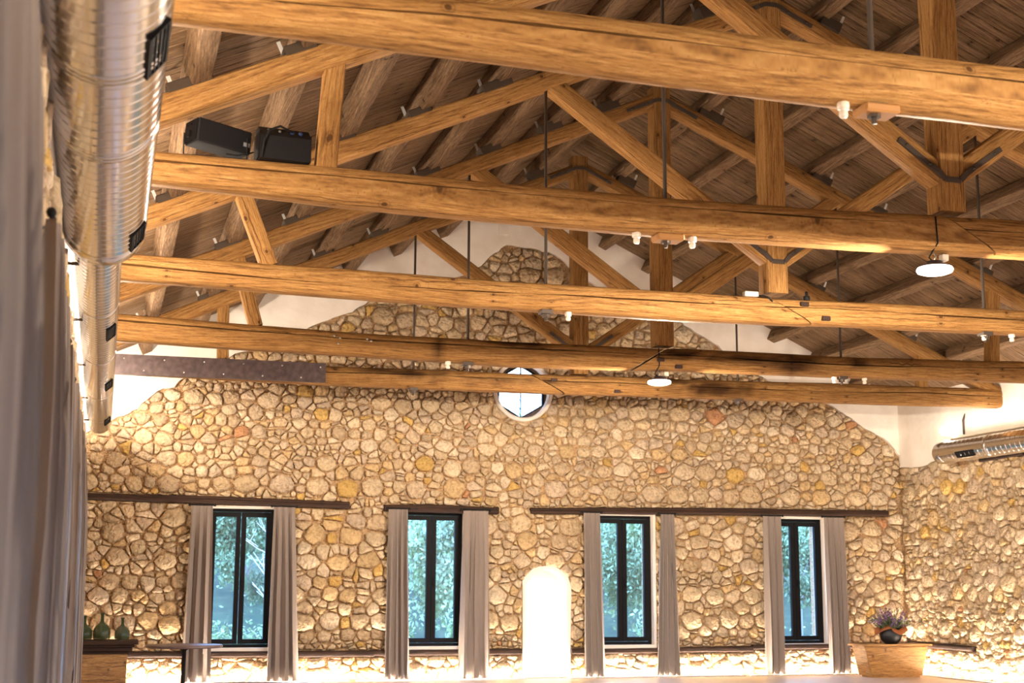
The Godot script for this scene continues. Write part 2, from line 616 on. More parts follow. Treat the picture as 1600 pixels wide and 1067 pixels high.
		for p in pts:
			var d := p - ctr
			var j := Vector2(r.randf_range(-1, 1), r.randf_range(-1, 1)) * size * 0.05
			rings[0].append(o + u * p.x + v * p.y - n * 0.09)
			var q1 := ctr + d * 0.965
			rings[1].append(o + u * q1.x + v * q1.y + n * (high * r.randf_range(0.35, 0.6) + d.dot(tilt)))
			var q2 := ctr + d * r.randf_range(0.68, 0.86) + j
			rings[2].append(o + u * q2.x + v * q2.y + n * (high * r.randf_range(0.85, 1.1) + d.dot(tilt) * 0.7))
		var top := o + u * ctr.x + v * ctr.y + n * high * r.randf_range(0.9, 1.15)
		var m := pts.size()
		for e in m:
			var f := (e + 1) % m
			st.set_color(col * r.randf_range(0.93, 1.07))
			quad(st, rings[0][e], rings[0][f], rings[1][f], rings[1][e])
			quad(st, rings[1][e], rings[1][f], rings[2][f], rings[2][e])
			tri(st, rings[2][e], rings[2][f], top)
		if i < single: part("stone", done(st), M.stone, parent)
		else: any = true
	if any:
		part("rubble_stones", done(rest), M.stone, parent).set_meta("kind", "stuff")

func largest(polys: Array) -> PackedVector2Array:
	var best := PackedVector2Array()
	var most := 0.0
	for p in polys:
		var s := 0.0
		for e in p.size(): s += p[e].cross(p[(e + 1) % p.size()])
		if s > most:   # holes run the other way
			most = s
			best = p
	return best

func rect(x0: float, y0: float, x1: float, y1: float) -> PackedVector2Array:
	return PackedVector2Array([Vector2(x0, y0), Vector2(x1, y0), Vector2(x1, y1), Vector2(x0, y1)])

func cutter(p: PackedVector2Array) -> Array:
	var b := Rect2(p[0], Vector2.ZERO)
	for q in p: b = b.expand(q)
	return [b, p]

func circle(c: Vector2, r: float, n: int, from := 0.0) -> PackedVector2Array:
	var p := PackedVector2Array()
	for i in n: p.append(c + Vector2.from_angle(from + TAU * i / n) * r)
	return p

func ragged(line: Array, amp: float, step: float, sd: float) -> PackedVector2Array:
	var out := PackedVector2Array()
	for i in line.size() - 1:
		var n := maxi(1, int(line[i].distance_to(line[i + 1]) / step))
		for k in n:
			var p: Vector2 = line[i].lerp(line[i + 1], float(k) / n)
			if not (i == 0 and k == 0):
				p += Vector2(noise.get_noise_2d(p.x * 60.0, sd), noise.get_noise_2d(p.x * 60.0 + p.y * 40.0, sd + 50.0)) * amp
			out.append(p)
	out.append(line[-1])
	return out

func roof_y(x: float) -> float:
	return RIDGE - PITCH * absf(x - XM)

# ------------------------------------------------------------------ setting
const WINS := [2.13, 5.27, 8.65, 11.94]
const WIN_HALF := 0.54
const WIN_LO := 0.52
const WIN_HI := 2.74
const LINTELS := [[-0.36, 3.85, 2.885, 2.80], [4.43, 6.38, 2.79, 2.775], [6.95, 13.75, 2.79, 2.84]]   # x from, x to, middle height at each end
const OCULUS := Vector2(6.83, 4.84)
const UNSEEN_WINS_RIGHT := [-16.3, -12.8, -9.3, -5.8, -2.3]  # out of view, placed for the blue daylight mirrored in the duct
const SIDE_WINS_LEFT := [-5.15, -8.6, -12.1, -15.5]

func niche_outline(grow: float) -> PackedVector2Array:
	var p := PackedVector2Array([Vector2(6.87 - grow, 0.0), Vector2(7.60 + grow, 0.0)])
	for i in 13:
		var a := PI * i / 12.0
		p.append(Vector2(7.235 + cos(a) * (0.365 + grow), 1.50 + sin(a) * (0.30 + grow)))
	return p

func wall_strip(st: SurfaceTool, u0: float, u1: float, y0: float, y1: float, holes: Array, f: Callable) -> void:
	# a wall with rectangular openings [u0, u1, y0, y1], as boxes side by side; f(u, y, in_or_out) gives the point
	var us := [u0, u1]
	var ys := [y0, y1]
	for h in holes:
		us += [h[0], h[1]]
		ys += [h[2], h[3]]
	us.sort()
	ys.sort()
	for i in us.size() - 1:
		for j in ys.size() - 1:
			if us[i + 1] - us[i] < 1e-4 or ys[j + 1] - ys[j] < 1e-4: continue
			var mu: float = (us[i] + us[i + 1]) / 2.0
			var my: float = (ys[j] + ys[j + 1]) / 2.0
			var open := false
			for h in holes:
				if mu > h[0] and mu < h[1] and my > h[2] and my < h[3]: open = true
			if open: continue
			var a: Vector3 = f.call(us[i], ys[j], 0)
			var b: Vector3 = f.call(us[i + 1], ys[j + 1], 1)
			box(st, a.min(b), a.max(b))

func build_shell() -> void:
	# floor
	var fl := structure("floor", "pale smooth floor of the hall")
	var st := begin()
	box(st, Vector3(XL - 0.6, -0.3, ZB - 0.6), Vector3(XR + 0.6, 0.0, ZF + 0.6))
	part("floor_slab", done(st), M.floor, fl)
	# end wall: core with openings
	var wb := structure("wall_back", "rubble stone gable wall with white plaster under the roof")
	var csg := CSGCombiner3D.new()
	csg.name = "mortar_core"
	wb.add_child(csg)
	var body := CSGPolygon3D.new()
	body.name = "core"
	body.polygon = PackedVector2Array([Vector2(XL - 0.5, -0.2), Vector2(XR + 0.5, -0.2), Vector2(XR + 0.5, roof_y(XR + 0.5) + 0.1), Vector2(XM, RIDGE + 0.1), Vector2(XL - 0.5, roof_y(XL - 0.5) + 0.1)])
	body.depth = 0.55
	body.position = Vector3(0, 0, ZB - 0.042)    # it runs towards -z
	csg.add_child(body)
	for x in WINS:
		var b := CSGBox3D.new()
		b.name = "opening"
		b.size = Vector3(WIN_HALF * 2, WIN_HI - WIN_LO, 1.4)
		b.position = Vector3(x, (WIN_HI + WIN_LO) / 2, ZB - 0.3)
		b.operation = CSGShape3D.OPERATION_SUBTRACTION
		csg.add_child(b, true)
	var oc := CSGCylinder3D.new()
	oc.name = "round_opening"
	oc.radius = 0.5
	oc.height = 1.4
	oc.sides = 40
	oc.position = Vector3(OCULUS.x, OCULUS.y, ZB - 0.3)
	oc.rotation.x = PI / 2
	oc.operation = CSGShape3D.OPERATION_SUBTRACTION
	csg.add_child(oc)
	var ni := CSGPolygon3D.new()
	ni.name = "niche_opening"
	ni.polygon = niche_outline(0.03)
	ni.depth = 0.6
	ni.position = Vector3(0, 0.0, ZB + 0.25)
	ni.operation = CSGShape3D.OPERATION_SUBTRACTION
	csg.add_child(ni)
	csg.material_override = M.mortar
	# plaster above a ragged edge
	var edge := [Vector2(XL, 3.78), Vector2(0.33, 4.26), Vector2(1.05, 4.75), Vector2(1.55, 4.93), Vector2(1.95, 5.21), Vector2(3.0, 5.62), Vector2(3.5, 5.89), Vector2(4.15, 6.27), Vector2(4.91, 6.43), Vector2(5.47, 6.67), Vector2(5.98, 6.92), Vector2(6.27, 7.19), Vector2(6.61, 7.37), Vector2(6.96, 7.33), Vector2(7.37, 7.19), Vector2(7.73, 6.92), Vector2(8.6, 6.62), Vector2(9.72, 6.23), Vector2(10.33, 5.91), Vector2(11.07, 5.36), Vector2(12.59, 4.84), Vector2(13.1, 4.56), Vector2(13.7, 4.26), Vector2(XR, 3.9)]
	var line := ragged(edge, 0.12, 0.09, 3.0)
	var pl := line.duplicate()
	pl.append_array(PackedVector2Array([Vector2(XR, roof_y(XR)), Vector2(XM, RIDGE), Vector2(XL, roof_y(XL))]))
	st = begin()
	prism(st, pl, Vector3(0, 0, ZB), Vector3.RIGHT, Vector3.UP, Vector3.BACK, -0.06, 0.03)
	part("plaster", done(st), M.plaster, wb)
	var region := PackedVector2Array([Vector2(XR, 0.0), Vector2(XL, 0.0)])
	region.append_array(line)
	region.reverse()
	if Geometry2D.is_polygon_clockwise(region): region.reverse()
	var cuts := []
	for x in WINS: cuts.append(cutter(rect(x - WIN_HALF - 0.03, WIN_LO - 0.05, x + WIN_HALF + 0.03, WIN_HI + 0.02)))
	for l in LINTELS: cuts.append(cutter(PackedVector2Array([Vector2(l[0], l[2] - 0.06), Vector2(l[1], l[3] - 0.06), Vector2(l[1], l[3] + 0.06), Vector2(l[0], l[2] + 0.06)])))
	cuts.append(cutter(circle(OCULUS, 0.545, 28)))
	cuts.append(cutter(niche_outline(0.055)))
	for s in LEDGES: cuts.append(cutter(rect(s[0], s[2] - 0.05, s[1], s[2] + 0.05)))
	rubble(wb, region, cuts, Vector3(0, 0, ZB), Vector3.RIGHT, Vector3.UP, Vector3.BACK, 77, 300)
	# oculus and niche linings, a small vent in the gable
	st = begin(true)
	ring_prism(st, circle(OCULUS, 0.47, 40), circle(OCULUS, 0.535, 40), Vector3(0, 0, ZB), Vector3.RIGHT, Vector3.UP, Vector3.BACK, -0.5, -0.005)
	part("oculus_lining", done(st), M.plaster, wb)
	st = begin()
	var ni_in := niche_outline(0.0)
	var ni_out := niche_outline(0.05)
	for i in range(2, ni_out.size()):
		ni_out[i] += (ni_out[i] - Vector2(7.235, 1.5)).normalized() * rng.randf_range(0.0, 0.03)
	var op_in := PackedVector2Array([ni_in[1]])
	var op_out := PackedVector2Array([ni_out[1]])
	for i in range(2, ni_in.size()):
		op_in.append(ni_in[i])
		op_out.append(ni_out[i])
	op_in.append(ni_in[0])
	op_out.append(ni_out[0])
	ring_prism(st, op_in, op_out, Vector3(0, 0, ZB), Vector3.RIGHT, Vector3.UP, Vector3.BACK, -0.36, 0.02, false)
	prism(st, niche_outline(0.02), Vector3(0, 0, ZB), Vector3.RIGHT, Vector3.UP, Vector3.BACK, -0.37, -0.33)
	part("niche_lining", done(st), M.white_plaster, wb)
	st = begin()
	box(st, Vector3(6.36, 7.56, ZB + 0.025), Vector3(6.53, 7.72, ZB + 0.045))
	box(st, Vector3(6.38, 7.60, ZB + 0.045), Vector3(6.51, 7.61, ZB + 0.05))
	box(st, Vector3(6.38, 7.66, ZB + 0.045), Vector3(6.51, 7.67, ZB + 0.05))
	part("vent_plate", done(st), M.white_plaster, wb)
	# side walls
	for side in [[-1, "wall_left", XL, SIDE_WINS_LEFT], [1, "wall_right", XR, UNSEEN_WINS_RIGHT]]:
		var w := structure(side[1], "rubble stone long wall with plaster above, behind the wide duct and curtains" if side[0] < 0 else "rubble stone long wall with plaster above, by the wooden console")
		var s: int = side[0]
		var x0: float = side[2]
		var holes := []
		for z in side[3]: holes.append([z - WIN_HALF, z + WIN_HALF, WIN_LO, WIN_HI])
		st = begin()
		wall_strip(st, ZB - 0.1, ZF + 0.5, -0.2, roof_y(x0) + 0.08, holes, func(q, y, k): return Vector3(x0 + s * (0.042 + 0.5 * k), y, q))
		part("mortar_core", done(st), M.mortar, w)
		var top := []
		for k in 27: top.append(Vector2(ZB + k, 3.70 - 0.07 * noise.get_noise_1d(k * 31.0)))
		top[-1].x = ZF
		var l2 := ragged(top, 0.10, 0.1, 8.0 + s)
		var reg := PackedVector2Array()
		for p in l2: reg.append(Vector2(p.x * s, p.y))
		var plp := reg.duplicate()
		plp.append(Vector2(ZF * s, roof_y(x0) + 0.02))
		plp.append(Vector2(ZB * s, roof_y(x0) + 0.02))
		st = begin()
		prism(st, plp, Vector3(x0, 0, 0), Vector3(0, 0, s), Vector3.UP, Vector3(-s, 0, 0), -0.06, 0.025)
		part("plaster", done(st), M.plaster, w)
		reg.append(Vector2(ZF * s, 0.0))
		reg.append(Vector2(ZB * s, 0.0))
		if Geometry2D.is_polygon_clockwise(reg): reg.reverse()
		var cuts2 := []
		for z in side[3]: cuts2.append(cutter(rect(minf((z - WIN_HALF - 0.03) * s, (z + WIN_HALF + 0.03) * s), WIN_LO - 0.05, maxf((z - WIN_HALF - 0.03) * s, (z + WIN_HALF + 0.03) * s), WIN_HI + 0.02)))
		if s > 0: cuts2.append(cutter(rect(-23.3, 0.47, -21.15, 0.57)))
		rubble(w, reg, cuts2, Vector3(x0, 0, 0), Vector3(0, 0, s), Vector3.UP, Vector3(-s, 0, 0), 90 + s, 300 if s > 0 else 0, 1.0 if s > 0 else 1.15, -19.0)
	var wf := structure("wall_front", "plain wall behind the viewer")
	st = begin()
	var fh := []
	for x in UNSEEN_FRONT_WINS: fh.append([x - 0.95, x + 0.95, 0.1, 2.74])
	wall_strip(st, XL - 0.5, XR + 0.5, -0.2, 3.2, fh, func(q, y, k): return Vector3(q, y, ZF + 0.5 * k))
	prism(st, PackedVector2Array([Vector2(XL - 0.5, 3.2), Vector2(XR + 0.5, 3.2), Vector2(XR + 0.5, roof_y(XR + 0.5) + 0.1), Vector2(XM, RIDGE + 0.1), Vector2(XL - 0.5, roof_y(XL - 0.5) + 0.1)]), Vector3(0, 0, ZF), Vector3.RIGHT, Vector3.UP, Vector3.BACK, 0.0, 0.5)
	part("plaster", done(st), M.plaster, wf)

const UNSEEN_FRONT_WINS := [2.2, 5.6, 9.0, 12.2]  # unseen glazed doors, placed to bring daylight onto the near curtain
const LEDGES := [[0.45, 4.3, 0.445], [4.3, 6.80, 0.44], [7.66, 11.0, 0.45], [11.0, 14.05, 0.49]]

func build_trims() -> void:
	var k := 1
	var words := ["long dark timber lintel over the window beside the glass bottles", "short dark timber lintel over the second window", "longest dark timber lintel over the two windows by the corner"]
	for i in 3:
		var l: Array = LINTELS[i]
		var t := structure("trim_%d" % k, words[i])
		k += 1
		var pts := [Vector3(l[0], l[2], ZB - 0.03), Vector3(lerpf(l[0], l[1], 0.4), lerpf(l[2], l[3], 0.4) + 0.012, ZB - 0.03), Vector3(l[1], l[3], ZB - 0.03)]
		part("timber", timber(pts, [Vector2(0.22, 0.10), Vector2(0.22, 0.125), Vector2(0.22, 0.11)], Vector3.UP, {"rough": 0.016, "corner": 0.03, "crack": 0.02}), M.dark_wood, t)
	words = ["worn timber ledge low on the wall beside the cabinet", "worn timber ledge ending at the bright niche", "worn timber ledge between the niche and the last window", "worn timber ledge running behind the console"]
	for i in LEDGES.size():
		var l: Array = LEDGES[i]
		var t := structure("trim_%d" % k, words[i])
		k += 1
		part("timber", timber([Vector3(l[0], l[2], ZB - 0.02), Vector3(l[1], l[2] + rng.randf_range(-0.01, 0.01), ZB - 0.02)], [Vector2(0.20, 0.085), Vector2(0.20, 0.095)], Vector3.UP, {"rough": 0.014, "corner": 0.02, "crack": 0.015}), M.dark_wood, t)
	var t2 := structure("trim_%d" % k, "worn timber ledge on the long wall by the corner")
	part("timber", timber([Vector3(XR + 0.03, 0.52, -23.2), Vector3(XR + 0.03, 0.52, -21.2)], [Vector2(0.2, 0.09), Vector2(0.2, 0.08)], Vector3.UP, {"rough": 0.016, "corner": 0.02}), M.dark_wood, t2)
	k += 1
	var t3 := structure("trim_%d" % k, "dark timber stub in the long wall under the duct")
	part("timber", timber([Vector3(XR + 0.02, 3.63, -20.7), Vector3(XR + 0.02, 3.67, -19.5)], [Vector2(0.2, 0.09), Vector2(0.2, 0.13)], Vector3.UP, {"rough": 0.02, "corner": 0.02}), M.dark_wood, t3)

func build_window(called: String, label: String, t: Transform3D, half: float, lo: float, hi: float) -> void:
	# t: origin on the wall face under the middle of the window, x along the wall, z into the room
	var w := structure(called, label)
	w.transform = t
	var st := begin()
	# reveal lining
	for s in [-1, 1]:
		box(st, Vector3(minf(s * (half - 0.01), s * (half + 0.03)), lo - 0.03, -0.45), Vector3(maxf(s * (half - 0.01), s * (half + 0.03)), hi + 0.03, 0.012))
	box(st, Vector3(-half, hi - 0.01, -0.45), Vector3(half, hi + 0.03, 0.0))
	box(st, Vector3(-half, lo - 0.05, -0.45), Vector3(half, lo + 0.02, 0.03))
	part("reveal", done(st), M.white_plaster, w)
	st = begin()
	var z0 := -0.20
	var z1 := -0.13
	var a := half - 0.01
	var b0 := lo + 0.02
	var b1 := hi - 0.01
	box(st, Vector3(-a, b0, z0), Vector3(-a + 0.05, b1, z1))
	box(st, Vector3(a - 0.05, b0, z0), Vector3(a, b1, z1))
	box(st, Vector3(-a + 0.05, b1 - 0.05, z0), Vector3(a - 0.05, b1, z1))
	box(st, Vector3(-a + 0.05, b0, z0), Vector3(a - 0.05, b0 + 0.05, z1))
	part("frame", done(st), M.black_frame, w)
	for s in [-1, 1]:
		st = begin()
		var x0 := minf(s * 0.006, s * (a - 0.055))
		var x1 := maxf(s * 0.006, s * (a - 0.055))
		var y0 := b0 + 0.055
		var y1 := b1 - 0.055
		var f := 0.075
		var inner := rect(x0 + f, y0 + f, x1 - f, y1 - f)
		ring_prism(st, inner, rect(x0, y0, x1, y1), Vector3.ZERO, Vector3.RIGHT, Vector3.UP, Vector3.BACK, z0 + 0.01, z1 + 0.015)
		var sash := part("sash", done(st), M.black_frame, w)
		st = begin()
		box(st, Vector3(x0 + f - 0.01, y0 + f - 0.01, -0.166), Vector3(x1 - f + 0.01, y1 - f + 0.01, -0.160))
		part("pane", done(st), M.glass, sash)
	st = begin()
	box(st, Vector3(0.025, lo + 1.05, z1 + 0.015), Vector3(0.05, lo + 1.13, z1 + 0.03))
	box(st, Vector3(0.028, lo + 1.0, z1 + 0.03), Vector3(0.046, lo + 1.12, z1 + 0.05))
	part("handle", done(st), M.black_frame, w)

func build_windows() -> void:
	var words := ["black framed window with a pale bare tree outside", "black framed window to the left of the bright niche", "black framed window to the right of the bright niche", "black framed window nearest the corner with the console"]
	for i in 4:
		build_window("window_%d" % (i + 1), words[i], Transform3D(Basis(), Vector3(WINS[i], 0, ZB)), WIN_HALF, WIN_LO, WIN_HI)
	var n := 6
	for z in UNSEEN_WINS_RIGHT:
		build_window("window_%d" % n, "tall window out of view in the right wall, bringing daylight mirrored in the duct", Transform3D(Basis(Vector3.UP, -PI / 2), Vector3(XR, 0, z)), WIN_HALF, WIN_LO, WIN_HI)
		n += 1
	for z in SIDE_WINS_LEFT:
		build_window("window_%d" % n, "tall black framed window in the long left wall", Transform3D(Basis(Vector3.UP, PI / 2), Vector3(XL, 0, z)), WIN_HALF, WIN_LO, WIN_HI)
		n += 1
	for x in UNSEEN_FRONT_WINS:
		build_window("window_%d" % n, "unseen glazed door behind the viewer, placed to bring daylight to the near curtain", Transform3D(Basis(Vector3.UP, PI), Vector3(x, 0, ZF)), 0.95, 0.1, 2.74)
		n += 1
	# round window with its six-sided frame
	var w := structure("window_5", "round gable window with six-sided dark frame and white sky")
	var st := begin()
	ring_prism(st, circle(OCULUS, 0.445, 6, PI / 2), circle(OCULUS, 0.475, 6, PI / 2), Vector3(0, 0, ZB), Vector3.RIGHT, Vector3.UP, Vector3.BACK, -0.22, -0.17)
	part("frame", done(st), M.black_frame, w)
	st = begin()
	var hex := circle(OCULUS, 0.475, 6, PI / 2)
	for i in 6:
		var a := hex[i]
		var b := hex[(i + 1) % 6]
		var arc := PackedVector2Array([b, a])
		for k in 6:
			arc.append(OCULUS + Vector2.from_angle(PI / 2 + TAU * (i + k / 5.0) / 6.0) * 0.485)
		prism(st, arc, Vector3(0, 0, ZB), Vector3.RIGHT, Vector3.UP, Vector3.BACK, -0.21, -0.18)
	part("infill", done(st), M.steel_plate, w)
	st = begin()
	box(st, Vector3(OCULUS.x - 0.009, OCULUS.y - 0.45, ZB - 0.21), Vector3(OCULUS.x + 0.009, OCULUS.y + 0.45, ZB - 0.18))
	part("glazing_bar", done(st), M.black_frame, w)
	for s in [-1, 1]:
		st = begin()
		var half := PackedVector2Array([OCULUS + Vector2(0, -0.446), OCULUS + Vector2(s * 0.386, -0.223), OCULUS + Vector2(s * 0.386, 0.223), OCULUS + Vector2(0, 0.446)])
		prism(st, half, Vector3(0, 0, ZB), Vector3.RIGHT, Vector3.UP, Vector3.BACK, -0.198, -0.192)
		part("pane", done(st), M.glass, w)

func build_roof() -> void:
	var len := (XM - XL + 0.35) / cos(atan(PITCH))
	var wide := 0.124
	for s in [-1, 1]:
		var c := structure("ceiling" if s < 0 else "ceiling_001", "brown roof boards above the %s trusses" % ["left side of the" if s < 0 else "right side of the"])
		var down := Vector3(s, -PITCH, 0).normalized()
		var nrm := Vector3(-s * PITCH, -1, 0).normalized()   # into the room
		# the planks: eight kinds, laid from eaves to ridge
		var kinds := []
		for k in 8:
			var st := begin()
			var tone := rng.randf_range(0.72, 1.15)
			var col := Color(tone, tone * rng.randf_range(0.95, 1.02), tone * rng.randf_range(0.90, 1.05))
			var du := rng.randf()
			var dv := rng.randf()
			var hw := wide / 2 - 0.0035
			var prof := [Vector2(-hw, 0.0), Vector2(-hw + 0.006, 0.006), Vector2(hw - 0.006, 0.006), Vector2(hw, 0.0), Vector2(hw, -0.02), Vector2(-hw, -0.02)]
			for e in 6:
				var a: Vector2 = prof[e]
				var b: Vector2 = prof[(e + 1) % 6]
				var q := [[a, 0.0], [b, 0.0], [b, len], [a, len]]
				var order := [0, 1, 2, 0, 2, 3] if s < 0 else [0, 2, 1, 0, 3, 2]
				for w in order:
					var p: Vector3 = down * q[w][1] + Vector3(0, 0, q[w][0].x) + nrm * q[w][0].y
					st.set_color(col)
					st.set_uv(Vector2(q[w][1] / 3.2 + du, q[w][0].x + dv + q[w][0].y))
					st.add_vertex(p)
			kinds.append(done(st))
		var n := int((ZF + 0.2 - ZB + 0.2) / wide)
		for i in n:
			var o := part("plank", kinds[rng.randi() % 8], M.roof_wood, c)
			o.position = Vector3(XM, RIDGE, ZB - 0.15 + (i + 0.5) * wide) + nrm * rng.randf_range(-0.003, 0.003)
		var st2 := begin()
		var cs := PackedVector2Array([Vector2(0, 0.03), Vector2(s * (XM - XL + 0.7), 0.03 - PITCH * (XM - XL + 0.7)), Vector2(s * (XM - XL + 0.7), 0.23 - PITCH * (XM - XL + 0.7)), Vector2(0, 0.23)])
		prism(st2, cs, Vector3(XM, RIDGE, 0), Vector3.RIGHT, Vector3.UP, Vector3.BACK, ZB - 0.6, ZF + 0.6)
		part("unseen_roof_deck", done(st2), M.roof_outside, c)  # unseen cover over the planks, keeps sky light out of their gaps
	# purlins
	var at := purlin_d()
	for s in [-1, 1]:
		for i in at.size():
			var x: float = XM + s * at[i]
			var nrm := Vector3(-s * PITCH, -1, 0).normalized()
			var up := -nrm
			var p := Vector3(x, RIDGE - PITCH * at[i], 0) + nrm * 0.105
			var t := thing("roof_purlin", "grey brown purlin, %s from the ridge on the %s roof slope" % [["first", "second", "third", "fourth", "fifth", "sixth", "seventh", "eighth"][i], "left" if s < 0 else "right"], "purlin", Vector3.ZERO, "purlins under the roof boards")
			var g := rng.randf_range(0.85, 1.1)
			part("timber", timber([p + Vector3(0, 0, ZB + 0.0), p + Vector3(0, 0, ZF)], [Vector2(0.16, 0.20), Vector2(0.16, 0.20)], up, {"step": 0.8, "rough": 0.006, "corner": 0.012, "tone": Color(1.35 * g, 1.32 * g, 1.32 * g)}), M.roof_wood, t)

func purlin_d() -> Array:
	return [0.71, 1.52, 2.33, 3.14, 3.95, 4.76, 5.57, 6.38]

# ------------------------------------------------------------------ trusses
const TIES := [
	[[XL - 0.2, 4.30, 4.62], [XR + 0.2, 4.30, 4.62]],
	[[XL - 0.2, 4.37, 4.56], [0.3, 4.37, 4.60], [1.6, 4.34, 4.66], [3.0, 4.31, 4.66], [5.2, 4.27, 4.65], [9.0, 4.28, 4.63], [XR + 0.2, 4.34, 4.62]],
	[[XL - 0.2, 4.42, 4.63], [0.21, 4.40, 4.63], [1.61, 4.33, 4.62], [2.91, 4.31, 4.60], [4.36, 4.29, 4.60], [5.67, 4.31, 4.61], [7.52, 4.34, 4.67], [10.0, 4.34, 4.66], [XR + 0.2, 4.36, 4.66]],
	[[XL - 0.2, 4.34, 4.60], [0.06, 4.34, 4.59], [2.15, 4.30, 4.58], [3.84, 4.28, 4.56], [5.72, 4.27, 4.56], [7.43, 4.30, 4.56], [9.83, 4.33, 4.60], [XR + 0.2, 4.36, 4.64]],
	[[XL - 0.2, 4.31, 4.63], [0.02, 4.30, 4.62], [2.68, 4.26, 4.54], [4.77, 4.22, 4.52], [7.09, 4.26, 4.54], [9.19, 4.28, 4.55], [12.15, 4.34, 4.63], [XR + 0.2, 4.36, 4.64]],
	[[XL - 0.2, 4.38, 4.62], [0.01, 4.38, 4.62], [2.92, 4.34, 4.61], [5.7, 4.35, 4.63], [8.45, 4.38, 4.66], [10.96, 4.40, 4.71], [XR + 0.03, 4.43, 4.74]],
]

func stain_of(n: int) -> Callable:
	# scorched patches, as seen on the two far tie beams
	var spots := []
	if n == 4: spots = [[8.65, 4.40, 0.42, 0.16], [9.6, 4.47, 0.16, 0.08], [3.85, 4.40, 0.10, 0.16], [4.85, 4.50, 0.45, 0.06], [7.0, 4.48, 0.25, 0.05], [7.9, 4.45, 0.5, 0.04]]
	if n == 5: spots = [[9.0, 4.52, 0.75, 0.14], [5.9, 4.50, 0.9, 0.05], [8.3, 4.62, 0.5, 0.05], [4.0, 4.57, 0.8, 0.05]]
	if spots.is_empty(): return func(_p): return Color.WHITE
	return func(p: Vector3):
		var k := 0.0
		for s in spots:
			var d := Vector2((p.x - s[0]) / s[2], (p.y - s[1]) / s[3]).length() + noise.get_noise_2d(p.x * 130.0, p.y * 260.0) * 0.5
			k = maxf(k, clampf(1.25 - d, 0.0, 1.0))
		return Color.WHITE.lerp(Color(0.16, 0.13, 0.12), minf(1.0, k * 1.3))

const ORDER := ["out of view overhead, lighting the nearest tie beams", "nearest in view", "second in view, with loudspeakers and a disc lamp", "third in view", "fourth in view, with a disc lamp and scorch marks", "farthest, with a dark steel plate on its tie beam"]

func line_y(x: float, sgn: int) -> float:   # centre of a rafter
	return 7.895 - 0.447 * absf(x - XM)

